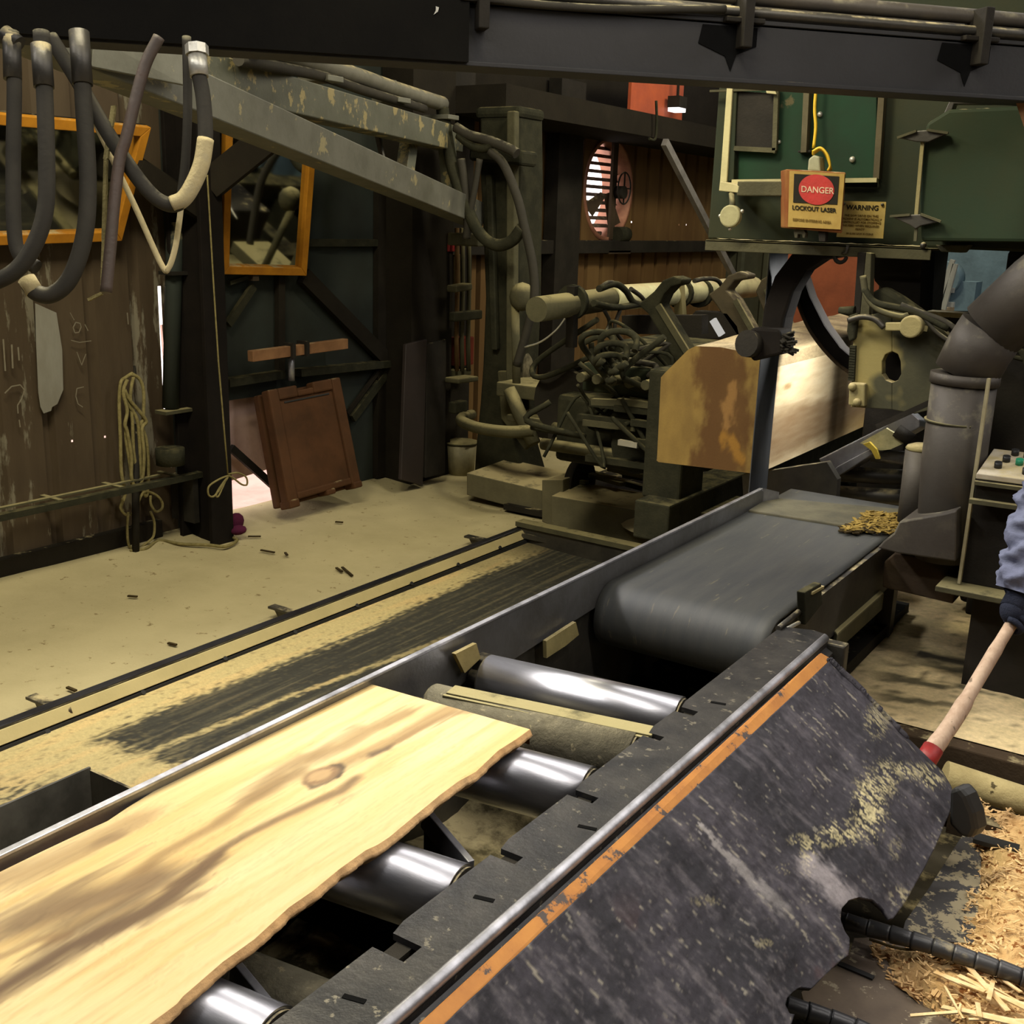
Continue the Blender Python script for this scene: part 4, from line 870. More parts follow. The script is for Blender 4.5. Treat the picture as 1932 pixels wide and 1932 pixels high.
# round lamp
t = thing('guide_lamp', 'round pale lamp hanging at the left edge of the green saw cabinet', 'lamp', sy(1379, 430, YC - .18))
c = sy(1379, 408, YC - .18); mb = MB(); mb.disc(c, (0, 1, 0), .043, .03, 24); obj('lamp_face', mb, mat('dusty lamp', s2l((170, 165, 125)), .7, dust=.3), t, bev=.006)
obj('stem', MB().tube([c, sy(1382, 384, YC - .18), sy(1380, 362, YC - .14)], .012, 8), DUSTY, t)
for dx_, dz_ in ((-.045, 0), (.045, .02), (0, -.048)): obj('clip', MB().ball(c + V((dx_, 0, dz_)), .008, 6, 5), PALEMETAL, t)
# wheel guard on the right
WGY = 4.12
root2 = thing('wheel_guard', 'bulky dark green wheel guard on the right of the saw head', 'guard', (-.6, WGY, 1.9))
pl_ = [(1737, 455), (1733, 300), (1748, 232), (1790, 206), (2150, 190), (2150, 460)]
obj('shell', MB().prism([sy(a, b, WGY) for a, b in pl_], (0, .28, 0)), mat('green guard paint', s2l((28, 48, 34)), .7, 0, s2l((38, 46, 29)), 2.5, dust=.3, dthr=.4, bump=.06), root2, bev=.012)
obj('top_flange', MB().prism([sy(a, b, WGY + .02) for a, b in ((1780, 215), (1796, 180), (1910, 184), (2000, 186), (2000, 196), (1800, 196), (1786, 240), (1776, 240))], (0, .05, 0)), STEEL, root2, bev=.003)
tag(obj('lean_stick', MB().beam(sy(1922, 172, 4.0), sy(1945, 240, 4.0), .05, .03), WOODRED), 'short tan stick at the right edge above the wheel guard', 'stick')
for k, (q, w_) in enumerate((((1741, 258), 48), ((1727, 412), 48))):
    x, y = q; pts = [(x - w_, y + 2), (x - 12, y - 11), (x + 8, y - 13), (x + w_, y - 7), (x + 10, y + 10), (x - 14, y + 9)]
    if k: pts = [(x - w_, y - 4), (x - 10, y - 7), (x + 10, y - 8), (x + w_, y + 6), (x + 10, y + 14), (x, y + 20), (x - 12, y + 12)]
    obj('strap_hinge', MB().prism([sy(a, b, WGY - .03) for a, b in pts], (0, .025, 0)), STEEL, root2, bev=.003)
    for a, b in ((pts[0], pts[1]), (pts[2], pts[3])): obj('hinge_edge', MB().beam(sy(*a, WGY - .035), sy(*b, WGY - .035), .008, .008), DUSTY, root2)
obj('seam_angle', MB().beam(sy(1741, 268, WGY - .012), sy(1729, 405, WGY - .012), .012, .012), CREAMSTEEL, root2); obj('seam_angle', MB().beam(sy(1729, 425, WGY - .012), sy(1727, 455, WGY - .012), .01, .01), DUSTY, root2)
plate([(1765, 462), (1828, 462), (1815, 477), (1775, 475)], 'lower_lip', DUSTY, YC - .1, .08, .004, root2)
# blade, guide arm, guide plate
BX = -1.699
y0, y1 = at(1424, 800, x=BX).y, at(1457, 800, x=BX).y
obj('blade', MB().span((BX - .002, y0, .55), (BX + .002, y1, 2.4)), mat('blade steel', (.075, .08, .088), .5, .5, (.05, .054, .06), 4, dust=.05, bump=.08, stretch=(1, 4, .6)), root, label='tall vertical saw blade')
plate([(1432, 645), (1440, 580), (1460, 522), (1492, 480), (1530, 470), (1640, 470), (1600, 482), (1550, 490), (1520, 510), (1496, 550), (1480, 600), (1472, 650)], 'guide_arm', COLM, 4.42, .12, .02)
plate([(1413, 625), (1420, 618), (1470, 622), (1476, 640), (1476, 668), (1420, 682), (1412, 670)], 'guide_block', COLM, 4.33, .14, .012)
obj('guide_boss', MB().tube([sy(1424, 650, 4.36), sy(1408, 648, 4.30)], .055, 16), BLACK, root)
mb = MB()
for k in range(26):
    p = sy(1474 + random.uniform(-4, 6), 648 + random.uniform(-18, 12), 4.34); mb.tube([p, p + V((random.uniform(.02, .07), random.uniform(-.02, .02), random.uniform(-.02, .02)))], .006, 5)
obj('brush_bristles', mb, BLACK, root, kind='stuff')
plate([(1509, 500), (1528, 560), (1556, 615), (1585, 655), (1612, 678), (1612, 710), (1570, 677), (1530, 627), (1505, 572), (1491, 525)], 'curved_guard', COLM, 4.70, .10, .01)
obj('curved_guard_rim', MB().tube(curve([sy(a, b, 4.69) for a, b in ((1491, 525), (1505, 572), (1530, 627), (1570, 677), (1612, 710))], 6), .008, 6), RUSTBEAM, root)
# lower guide plate with dust blown on its left side
def blown():
    m = mat('guide plate paint', (.045, .046, .03), .75, 0, (.07, .068, .04), 5, dust=.3, bump=.15)
    nt = m.node_tree; N, L = nt.nodes, nt.links; b_ = N['Principled BSDF']; old = b_.inputs['Base Color'].links[0].from_socket
    tc = N.new('ShaderNodeTexCoord'); s_ = N.new('ShaderNodeSeparateXYZ'); L.new(tc.outputs['Object'], s_.inputs[0])
    n = N.new('ShaderNodeTexNoise'); n.inputs['Scale'].default_value = 6; L.new(tc.outputs['Object'], n.inputs['Vector'])
    ad = N.new('ShaderNodeMath'); ad.operation = 'MULTIPLY_ADD'; ad.inputs[1].default_value = .45; L.new(n.outputs['Fac'], ad.inputs[0]); L.new(s_.outputs['X'], ad.inputs[2])
    r = N.new('ShaderNodeMapRange'); x0 = sy(1668, 690, 4.22).x - root.location.x + .225; r.inputs['From Min'].default_value = x0 + .03; r.inputs['From Max'].default_value = x0 - .03; L.new(ad.outputs[0], r.inputs['Value'])
    x = N.new('ShaderNodeMix'); x.data_type = 'RGBA'; L.new(r.outputs[0], x.inputs[0]); L.new(old, x.inputs[6]); x.inputs[7].default_value = (.27, .225, .088, 1); L.new(x.outputs[2], b_.inputs['Base Color']); return m
BLOWN = blown()
GY = 4.22
lo_arc = [(1683, 722), (1671, 717), (1664, 706), (1664, 682), (1670, 669), (1683, 663)]
plate([(1683, 585), (1614, 600), (1609, 650), (1605, 768), (1683, 773)] + lo_arc, 'guide_plate', BLOWN, GY, .05, .003)
plate([(1683, 585), (1683, 663), (1694, 668), (1699, 682), (1700, 706), (1694, 717), (1683, 722), (1683, 773), (1725, 781), (1770, 770), (1805, 650), (1760, 600)], 'guide_plate', BLOWN, GY, .05, .003)
plate([(1655, 655), (1710, 655), (1710, 730), (1655, 730)], 'slot_backing', BLACK, GY + .12, .01)
plate([(1602, 722), (1632, 724), (1631, 768), (1600, 765)], 'bolt_block', CREAMSTEEL, GY - .035, .035, .006)
for q in ((1608, 730), (1617, 759)): obj('bolt', MB().ball(sy(*q, GY - .04), .016, 10, 6), CREAMSTEEL, root)
for k in range(26):
    if k % 2 == 0: obj('edge_tooth', MB().box(sy(1610 - k * .12, 655 + k * 2.5, GY - .006), (.022, .02, .012)), DUSTYD, root)
c = sy(1721, 616, GY - .07); mb = MB(); mb.disc(c, (0, 1, 0), .040, .05, 20); obj('round_knob', mb, CREAMSTEEL, root, bev=.006)
obj('knob_arm', MB().beam(sy(1674, 616, GY - .04), c, .03, .03), CREAMSTEEL, root, bev=.004); obj('knob_arm', MB().beam(c, sy(1748, 620, GY - .04), .02, .02), CREAMSTEEL, root)
plate([(1618, 476), (1634, 476), (1622, 600), (1609, 602)], 'hanger_bar', BLACK, GY + .03, .06)
plate([(1634, 476), (1644, 478), (1640, 600), (1622, 600)], 'hanger_angle', DUSTY, GY, .05)
plate([(1600, 596), (1618, 590), (1612, 640), (1602, 645), (1597, 625)], 'side_clip', DUSTYD, GY - .03, .05, .006)
plate([(1630, 560), (1665, 540), (1700, 560), (1770, 610), (1740, 625), (1690, 600), (1640, 600)], 'hose_saddle', DUSTYD, GY + .05, .08, .02)
obj('grease_nipple', MB().tube([sy(1583, 585, GY), sy(1612, 588, GY)], [.012, .022], 8), DUSTYD, root)
obj('front_bar', MB().beam(sy(1655, 805, 4.05), sy(1775, 750, 4.05), .02, .02), BLACK, root)
plate([(1640, 476), (1740, 476), (1735, 590), (1690, 575), (1650, 530)], 'frame_web', BLACK, GY + .25, .2)
plate([(1745, 590), (1870, 592), (1870, 640), (1745, 640)], 'rear_beam', BLACK, 4.9, .2, .01); obj('beam_dust', MB().beam(sy(1750, 590, 4.95), sy(1830, 595, 4.95), .12, .02), SAWDUST, root)
for k, (px, r_, m_) in enumerate((([(1628, 520), (1636, 560), (1660, 585), (1700, 597), (1715, 592)], .012, DUSTY), ([(1630, 545), (1650, 570), (1690, 580), (1730, 590), (1790, 620)], .013, DUSTYD), ([(1600, 605), (1625, 598), (1650, 602), (1668, 618)], .011, STEEL), ([(1700, 575), (1740, 590), (1780, 605), (1805, 622)], .010, RUBBER), ([(1745, 600), (1765, 625), (1800, 650)], .008, RUBBER))):
    obj('guide_hose', MB().tube(curve([sy(a, b, GY - .05) for a, b in px], 6), r_, 8), m_, root)
obj('column', MB().span((sy(1655, 560, 5.2).x, 5.2, .6), (sy(1740, 560, 5.2).x, 5.6, 1.95)), BLACK, root, bev=.01)
obj('column', MB().span((-.85, 4.75, .5), (.3, 5.6, 1.95)), BLACK, root, bev=.02)
wl_ = thing('saw_fill_lamp', 'small added lamp hidden under the saw cabinet to brighten the log', 'lamp', (-1.27, 4.98, 1.84))  # lamp added out of sight to brighten the sawn face
obj('lamp_housing', MB().box((-1.27, 4.98, 1.875), (.16, .10, .07)), BLACK, wl_, bev=.01); obj('lamp_lens', MB().box((-1.27, 4.98, 1.838), (.12, .07, .006)), COOLON, wl_); obj('lamp_stem', MB().tube([(-1.27, 4.98, 1.90), (-1.27, 4.98, 1.945)], .012, 8), BLACK, wl_)
# distant things seen below the cabinet
t = thing('step_ladder', 'light grey ladder rails far behind the saw under the green cabinet', 'ladder', at(1780, 610, y=7.5))
for a, b in (((1798, 490), (1768, 578)), ((1803, 498), (1780, 584))): obj('rail', MB().beam(at(*a, y=7.5), at(*b, y=7.5), .03, .03), WALLGREY, t)
for z_ in (545, 572): obj('rung', MB().beam(at(1742, z_, y=7.55), at(1800, z_ + 3, y=7.55), .04, .03), WALLGREY, t)
t = thing('blue_blower', 'blue grey round blower far behind the saw beside the ladder', 'blower', at(1775, 540, y=8.4))
mb = MB(); mb.disc(at(1782, 525, y=8.4), (0, 1, 0), .12, .2, 20); obj('casing', mb, BLUEPL, t); q_ = at(1775, 560, y=8.5); bpz_ = at(1773, 1097, y=3.86).z
obj('stand', MB().span((q_.x - .25, 8.4, 0), (q_.x + .25, 8.6, q_.z + .12)), BLUEPL, t)
tag(obj('grey_sheet', MB().span((-2.2, 9.0, 0), (-.3, 9.05, 2.2)), BLUEPL), 'blue grey sheet standing behind the ladder and blower', 'sheet')
tag(obj('yellow_conduit', MB().tube([at(1552, 0, y=4.9), at(1551, 100, y=4.9)], .008, 6), YCABLE), 'thin yellow line dropping from above behind the beam pipes', 'cable')
tag(obj('pale_conduit', MB().tube([at(1540, 0, y=4.95), at(1541, 100, y=4.95)], .012, 6), PALEMETAL), 'pale conduit beside the yellow line above the beam', 'conduit')
tag(obj('roof_stick', MB().beam(at(1755, -10, y=6), at(1795, 24, y=6), .05, .05), YELLOW), 'short yellow stick high above the beam at the upper right', 'stick')
tag(obj('roof_brace', MB().beam(at(1700, 40, y=7), at(1760, -20, y=7), .14, .1), WALLGREY), 'grey slanting brace high behind the beam pipes', 'brace')

# ------------------------------------------------------------------ slab catcher and rollers under the log
root = thing('slab_deflector', 'shiny angled steel deflector with pale scrap on it, right of the blade', 'deflector', at(1600, 880, y=4.9))
obj('deflector_bar', MB().prism(ats([(1544, 866), (1640, 818), (1718, 776), (1736, 792), (1736, 806), (1584, 894), (1566, 893)], y=4.9), (0, .12, -.02)), BRIGHT, root, bev=.006)
obj('inner_bar', MB().prism(ats([(1566, 893), (1580, 880), (1640, 848), (1648, 856), (1582, 898)], y=4.86), (0, .05, 0)), BRIGHT, root, bev=.004)
obj('pivot', MB().tube(ats([(1692, 812), (1722, 832)], y=4.85), .03, 10), BLACK, root)
tag(obj('paper_scrap', MB().prism(ats([(1622, 836), (1672, 808), (1698, 824), (1706, 836), (1680, 848), (1662, 850)], y=4.85), (0, .02, 0)), mat('pale scrap', s2l((196, 190, 150)), .8, 0, s2l((150, 146, 112)), 12)), 'pale torn scrap lying on the shiny deflector', 'scrap')
tag(obj('yellow_drip', MB().prism(ats([(1628, 838), (1644, 850), (1652, 866), (1660, 866), (1654, 848), (1640, 834)], y=4.82), (0, .02, 0)), mat('yellow foam', s2l((200, 176, 74)), .8)), 'yellow sliver hanging from the pale scrap', 'sliver')
for i, (yy, r_) in enumerate(((862, .032), (897, .036), (934, .036))):
    tag(obj('idler_roller', MB().tube([at(1568 if i else 1645, yy - 4, y=5.0), at(1735, yy + 6, y=5.0)], r_, 16), BRIGHT if i == 0 else STEEL), ('uppermost shiny idler roller under the deflector', 'middle dark idler roller under the deflector', 'lowest dark idler roller just above the belt end')[i], 'roller', None)
obj('side_plate', MB().prism(ats([(1400, 896), (1560, 872), (1580, 905), (1575, 985), (1405, 985)], y=4.75), (0, .05, 0)), STEEL, root)

# ================================================================== SUCTION PIPE AND CONTROLS
PY = 3.985
root = thing('suction_pipe', 'fat grimy suction duct bending down at the right of the saw', 'duct', at(1783, 1045, y=PY))
obj('lower_run', MB().tube([at(1786, 1052, y=PY), at(1799, 870, y=PY), at(1820, 716, y=PY)], .106, 28), PIPE, root)
obj('elbow', MB().tube([at(1822, 706, y=PY), at(1846, 660, y=PY), at(1872, 622, y=PY)], [.106, .108, .108], 28), PIPE, root)
obj('upper_run', MB().tube([at(1872, 622, y=PY), at(1960, 540, y=PY), at(2140, 400, y=PY)], .110, 28), PIPE, root)
obj('collar', MB().tube([at(1819, 724, y=PY), at(1822, 704, y=PY)], .113, 28), PIPE, root); obj('seam_ring', MB().tube([at(1806, 797, y=PY), at(1806.6, 793, y=PY)], .1085, 28), DUSTY, root)
obj('side_tube', MB().tube([at(1722, 985, y=PY + .12), at(1738, 850, y=PY + .12)], .055, 16), PIPE, root); obj('side_tube_top', MB().ball(at(1738, 846, y=PY + .12), (.055, .055, .02), 14, 6), CREAMSTEEL, root)
hp = [(1697, 984), (1780, 969), (1806, 962), (1803, 1060), (1692, 1044), (1655, 1034), (1668, 1020), (1686, 1006)]
obj('intake_hood', MB().prism(ats(hp, y=PY - .16), (0, .3, 0)), PIPE, root, bev=.006)
obj('hood_dark_block', MB().prism(ats([(1688, 1043), (1802, 1060), (1798, 1140), (1664, 1108), (1668, 1060)], y=PY - .02), (0, .3, 0)), RUSTBEAM, root, bev=.006)  # dark block added to keep the space under the hood dark
tag(obj('thin_post', MB().beam(at(1866, 714, y=PY - .12), at(1810, 1100, y=PY - .12), .010, .02, up=(0, 1, 0)), mat('dust edged post', (.42, .37, .22), .9)), 'thin dust edged post between the fat duct and the control box', 'post')
root = thing('control_console', 'black operator console with a sloped button panel at the right edge', 'control panel', at(1890, 1105, y=3.95))
cz = at(1838, 893, y=3.82)
P0_, P1_ = at(1842, 893, y=3.82), at(1875, 846, y=4.05)
L_ = .42
panel = [P0_, P0_ + V((L_, .03, 0)), P1_ + V((L_, .03, 0)), P1_]
pn = (panel[1] - panel[0]).cross(panel[3] - panel[0]).normalized()
obj('button_panel', MB().prism(panel, pn * -.02), LIGHTGREY, root, bev=.003)
low = at(1832, 944, y=3.86).z
obj('console_box', MB().prism([P0_ - pn * .021, P1_ - pn * .021, V((P1_.x, P1_.y + .02, low)), V((P0_.x, P0_.y + .02, low))], (L_, .03, 0)), BLACK, root, bev=.004)
obj('box_lip', MB().beam(P0_ - V((0, .005, .03)), P0_ + V((L_, .025, -.03)), .02, .012), DUSTY, root); obj('lower_lip', MB().beam(at(1829, 944, y=3.82), at(1829, 944, y=3.82) + V((L_, .03, 0)), .03, .014), DUSTY, root)
for a, b, m_ in ((.075, .84, BLACKPL), (.062, .56, BLACKPL), (.050, .30, BLACKPL), (.115, .80, BLACKPL), (.105, .50, GREENPL), (.150, .50, LIGHTGREY), (.140, .20, BLACKPL), (.21, .8, REDPL), (.24, .5, BLACKPL), (.27, .25, GREENPL)):
    p = panel[0] + (panel[1] - panel[0]) * min(.93, a / L_) + (panel[3] - panel[0]) * b
    obj('button', MB().tube([p, p + pn * .02], .0125, 12), m_, root)
bpz_ = at(1773, 1097, y=3.86).z
obj('stand', MB().span((P0_.x - .02, 3.90, bpz_), (P0_.x + L_, 4.12, low)), BLACK, root, bev=.004)
bpz = at(1773, 1097, y=3.86)
obj('base_plate', MB().span((bpz.x, 3.80, bpz.z - .02), (bpz.x + .62, 4.25, bpz.z)), DUSTY, root, bev=.003)
obj('pedestal', MB().span((bpz.x + .1, 3.95, .44), (bpz.x + .60, 4.2, bpz.z - .02)), BLACK, root)
mb = MB(); p = at(1868, 1085, y=3.98); mb.box(p + V((0, 0, -.03)), (.10, .08, .06)).tube([p + V((.03, 0, -.02)), p + V((.03, 0, .03))], [.05, .02], 4, smooth=False); tag(obj('floor_bracket', mb, LIGHTGREY), 'small pale bracket on the dusty console base plate', 'bracket')
tag(obj('electric_cabinet', MB().span((at(1885, 700, y=4.45).x, 4.45, .55), (.5, 4.7, at(1880, 600, y=4.45).z)), BLACK, bev=.01), 'tall black cabinet in the gloom behind the control console', 'cabinet')
tag(obj('cabinet_cables', MB().tube(curve(ats([(1890, 650), (1905, 665), (1925, 662), (1940, 690)], y=4.35), 6), .012, 8).tube(curve(ats([(1895, 640), (1912, 655), (1935, 650)], y=4.35), 6), .009, 8).tube(curve(ats([(1892, 660), (1910, 672), (1932, 678)], y=4.35), 6), .009, 8), DUSTYD), 'tangle of dusty cables on the black cabinet by the duct', 'cable')

# ================================================================== OUTFEED BED
BZ = .90
root = thing('outfeed_bed', 'black steel roller bed frame with a notched plate and orange edge strip', 'roller bed', (-1.3, 1.6, 0))
YF = 2.945
notches = [(2.235, .05, .030), (2.07, .045, .022), (1.745, .060, .026), (1.478, .055, .028), (1.165, .065, .045), (.85, .06, .04), (.5, .06, .04)]
poly = [(-.866, .1), (-.866, YF), (-.90, YF + .01), (-.985, YF - .02)]
for y, dx_, h in notches: poly += [(-.985, y + h / 2 + .035), (-.978, y + h / 2), (-.985 + dx_, y + h / 2), (-.985 + dx_, y - h / 2), (-.982, y - h / 2)]
poly += [(-.985, .1)]
obj('deck_plate', MB().prism([V((x, y, BZ - .012)) for x, y in poly], (0, 0, .012)), PLATE, root)
prof = [(-.866 + .016 * math.sin(PI / 2 * k / 10), -.016 + .016 * math.cos(PI / 2 * k / 10)) for k in range(11)]
obj('bent_edge', MB().grid(lambda u, v: V((prof[round(v * 10)][0], .1 + u * (YF - .1), BZ + .0008 + prof[round(v * 10)][1])), 40, 10, True), EDGE, root, solid=.004)
obj('edge_drop', MB().span((-.866, .1, .80), (-.851, YF - .005, BZ - .018)).prism([V((-.853, .1, BZ - .030)), V((-.830, .1, BZ - .042)), V((-.830, .1, BZ - .06)), V((-.853, .1, BZ - .06))], (0, YF - .12, 0)), PLATE, root)
obj('end_block', MB().span((-.93, YF - .01, .72), (-.80, YF + .03, BZ - .02)), STEEL, root, bev=.006)
of, on = [(1549, 1232), (1568, 1243)], [(800, 1925), (858, 1925)]
A_, B_ = at(*of[0], x=-.826), at(*on[0], x=-.826); A2_, B2_ = at(*of[1], x=-.803), at(*on[1], x=-.800)
dn_ = (A_ - B_)
B_ = A_ - dn_ * 1.35; B2_ = A2_ - (A2_ - B2_) * 1.35
zA = A_.z
obj('orange_strip', MB().prism([A_, A2_, B2_, B_], (-.006, 0, -.006)), ORANGE, root, label='chipped orange painted edge strip')
for q in ((1355, 1327), (1108, 1562), (913, 1696), (668, 1885)):
    p = at(*q, z=BZ); obj('slot', MB().box(p + V((0, 0, -.0035)), (.036, .010, .0095), Matrix.Rotation(.25, 3, 'Z')), TAR, root)
obj('side_beam', MB().span((-.97, .0, .30), (-.94, YF, BZ - .012)), BLACK, root)
obj('side_beam', MB().span((-1.64, .0, .25), (-1.615, 2.88, .77)), STEEL, root)
for y in (2.84, 1.62, .72): obj('cross_beam', MB().span((-1.61, y - .03, .45), (-.97, y + .03, .62)), BLACK, root)
obj('under_pan', MB().grid(lambda u, v: V((-1.61 + .64 * u, .0 + 2.95 * v, .42 + .05 * fbm(u * 3, v * 9) + .06 * abs(u - .5))), 14, 60, True), mat('dusty under pan', (.10, .085, .04), .95, 0, (.035, .03, .02), 7, dust=.45, dthr=-1, bump=.5), root)
for k, (a, b) in enumerate((((872, 1240), (950, 1322)), ((800, 1540), (888, 1645)), ((440, 1830), (545, 1960)))):
    p, q = at(*a, z=.82), at(*b, z=.80); obj('brace_bar', MB().beam(p, q, .014, .05), BRIGHT if k else STEEL, root, bev=.002); 
    obj('brace_foot', MB().prism([p, q, q - V((.0, .0, .16)), p - V((0, 0, .16))], (.012, 0, 0)), STEEL, root)
obj('hanger_block', MB().box(at(905, 1262, z=.84), (.10, .05, .08)), STEEL, root, bev=.004)
obj('wood_block', MB().prism([at(a, b, x=-1.563) for a, b in ((852, 1232), (892, 1212), (900, 1240), (870, 1268))], (.012, 0, 0)), mat('dusty wood block', s2l((176, 158, 104)), .9, dust=.5), root)
obj('wood_block', MB().prism([at(a, b, x=-1.563) for a, b in ((1024, 1208), (1080, 1172), (1086, 1196), (1062, 1216), (1025, 1240))], (.012, 0, 0)), mat('dusty wood block b', s2l((150, 138, 92)), .9, dust=.5), root)
# rollers (slightly skewed towards the guide)
SK = math.radians(7.5)
def roller(nm, lab, y, m_, r=.068, grp='outfeed rollers'):
    t = thing(nm, lab, 'roller', (-1.265, y, BZ - .075), None)
    c = V((-1.262, y, BZ - .002 - r)); ax = V((math.cos(SK), math.sin(SK), 0))
    a, b = c - ax * .262, c + ax * .262
    obj('drum', MB().tube([a, b], r, 40), m_, t); 
    for p, s_ in ((a, -1), (b, 1)):
        obj('end_cap', MB().tube([p + ax * s_ * .001, p + ax * s_ * .006], r * .93, 32), STEEL, t); obj('axle', MB().tube([p, p + ax * s_ * .05], .02, 12), STEEL, t)
    return t
roller('conveyor_roller', 'shiny steel roller nearest the black belt drum', 2.265, CHROME)
roller('conveyor_roller', 'shiny steel roller just past the plank end', 1.82, CHROME)
roller('conveyor_roller', 'shiny steel roller half under the plank, nearest the camera', 1.365, CHROME)
roller('conveyor_roller', 'shiny steel roller fully under the plank at the bottom', .91, CHROME)
DROL = mat('sawdust caked roller', (.16, .145, .10), .9, 0, (.10, .09, .062), 14, dust=.35, dthr=.6, bump=.6, bscale=40, spots=(.30, .26, .16), spot_amt=.15, spot_scale=45, dcol=(.30, .265, .17))
t = roller('dusty_roller', 'dull sawdust caked roller between two shiny rollers at the plank end', 2.03, DROL, .062)
p, q = at(850, 1302, z=.895), at(1235, 1382, z=.895)
obj('scraper_flap', MB().beam(p, q, .05, .008).beam(p - V((0, .03, .02)), q - V((0, .03, .02)), .01, .04), DUSTY, t, bev=.002)
t = roller('dusty_roller', 'dull dusty roller in the gap below the plank', 1.13, DROL, .055)
t.location.z -= .13
# guide fence
root = thing('guide_fence', 'long grey steel fence along the left side of the roller bed and belt', 'fence', (-1.7, 2.3, .78))
FXX = -1.575
def fz(y): return .957
fp = [(.0, .78), (.0, .955), (4.27, .957), (4.33, .93), (4.33, .895), (2.98, .89), (2.95, .835), (2.55, .815), (2.3, .80), (2.22, .825), (2.12, .80), (2.0, .79), (1.96, .83), (1.92, .79)]
obj('face_plate', MB().prism([V((FXX, y, z)) for y, z in fp], (-.010, 0, 0)), FENCE, root)
obj('top_rim', MB().beam((FXX - .006, .0, .958), (FXX - .006, 4.28, .960), .016, .008), EDGE, root, bev=.002)
obj('end_angle', MB().prism([V((FXX - .008, 4.29, .962)), V((FXX + .03, 4.38, .935)), V((FXX + .03, 4.38, .905)), V((FXX - .008, 4.29, .905))], (.006, 0, 0)), BRIGHT, root)
obj('back_plate', MB().span((FXX - .03, .0, .30), (FXX - .02, 4.3, .90)), STEEL, root)

# ================================================================== PLANK
PZ = .942
Lp = [(690, 1288), (600, 1333), (480, 1395), (400, 1436), (290, 1493), (240, 1524), (203, 1549), (150, 1573), (80, 1606), (0, 1645), (-150, 1730), (-260, 1795)]
Rp = [(1000, 1376), (975, 1394), (940, 1416), (898, 1456), (865, 1474), (830, 1500), (760, 1558), (735, 1579), (712, 1594), (690, 1604), (640, 1640), (590, 1681), (545, 1712), (480, 1772), (420, 1815), (345, 1880), (334, 1894), (285, 1930), (150, 2030), (60, 2100)]
Lw, Rw = ats(Lp, z=PZ), ats(Rp, z=PZ)
def along(pts, t):
    y = pts[0].y + (pts[-1].y - pts[0].y) * t
    for a, b in zip(pts, pts[1:]):
        if b.y <= y <= a.y: return a + (b - a) * ((a.y - y) / max(1e-6, a.y - b.y))
    return pts[-1].copy()
streaks = [ # polyline, half width px, strength, colour
    ([(-30, 1885), (60, 1832), (130, 1790), (200, 1755), (270, 1722), (320, 1690), (360, 1660), (400, 1625)], 13, .9, (.20, .115, .055)),
    ([(330, 1668), (380, 1640), (420, 1605), (470, 1575), (540, 1540), (600, 1512), (650, 1490), (680, 1466)], 8, .75, (.26, .15, .065)),
    ([(60, 1735), (120, 1712), (180, 1700), (240, 1680), (280, 1665)], 34, .80, (.28, .17, .085)),
    ([(120, 1760), (190, 1740), (250, 1712)], 18, .6, (.22, .13, .06)),
    ([(-30, 1665), (60, 1640), (140, 1607), (230, 1562)], 17, .55, (.40, .22, .07)),
    ([(260, 1650), (300, 1615), (350, 1588), (420, 1550), (470, 1510), (520, 1478), (560, 1462)], 9, .6, (.38, .22, .08)),
    ([(480, 1500), (520, 1460), (560, 1437), (600, 1425), (660, 1400), (700, 1375), (760, 1350)], 10, .65, (.42, .25, .085)),
    ([(420, 1545), (500, 1500), (560, 1450), (620, 1405), (680, 1370)], 6, .4, (.42, .26, .09)),
    ([(640, 1445), (700, 1415), (760, 1385), (810, 1355), (850, 1335), (880, 1325)], 8, .6, (.45, .25, .075)),
    ([(740, 1405), (790, 1375), (840, 1352), (900, 1345)], 4, .5, (.38, .21, .075)),
    ([(280, 1740), (330, 1705), (370, 1690)], 7, .5, (.25, .14, .06)),
    ([(-20, 1815), (60, 1780), (120, 1768)], 6, .5, (.36, .2, .08)),
    ([(180, 1592), (205, 1588)], 6, .6, (.36, .22, .1)),
    ([(704, 1422), (732, 1412)], 5, .8, (.20, .12, .06)),
    ([(575, 1478), (590, 1486), (620, 1474), (640, 1462)], 3, .75, (.12, .07, .035)),
    ([(625, 1447), (641, 1452), (640, 1464)], 3, .8, (.10, .06, .03))]
SW = []
for pl_, w_, s_, c in streaks:
    P_ = [at(*q, z=PZ) for q in pl_]; m_ = P_[len(P_) // 2]; e = at(pl_[len(pl_) // 2][0], pl_[len(pl_) // 2][1] + w_, z=PZ)
    SW.append(([(p.x, p.y * .55) for p in P_], abs(e.x - m_.x) + .5 * abs(e.y - m_.y) * .55, s_, c))
kn = at(606, 1463, z=PZ)
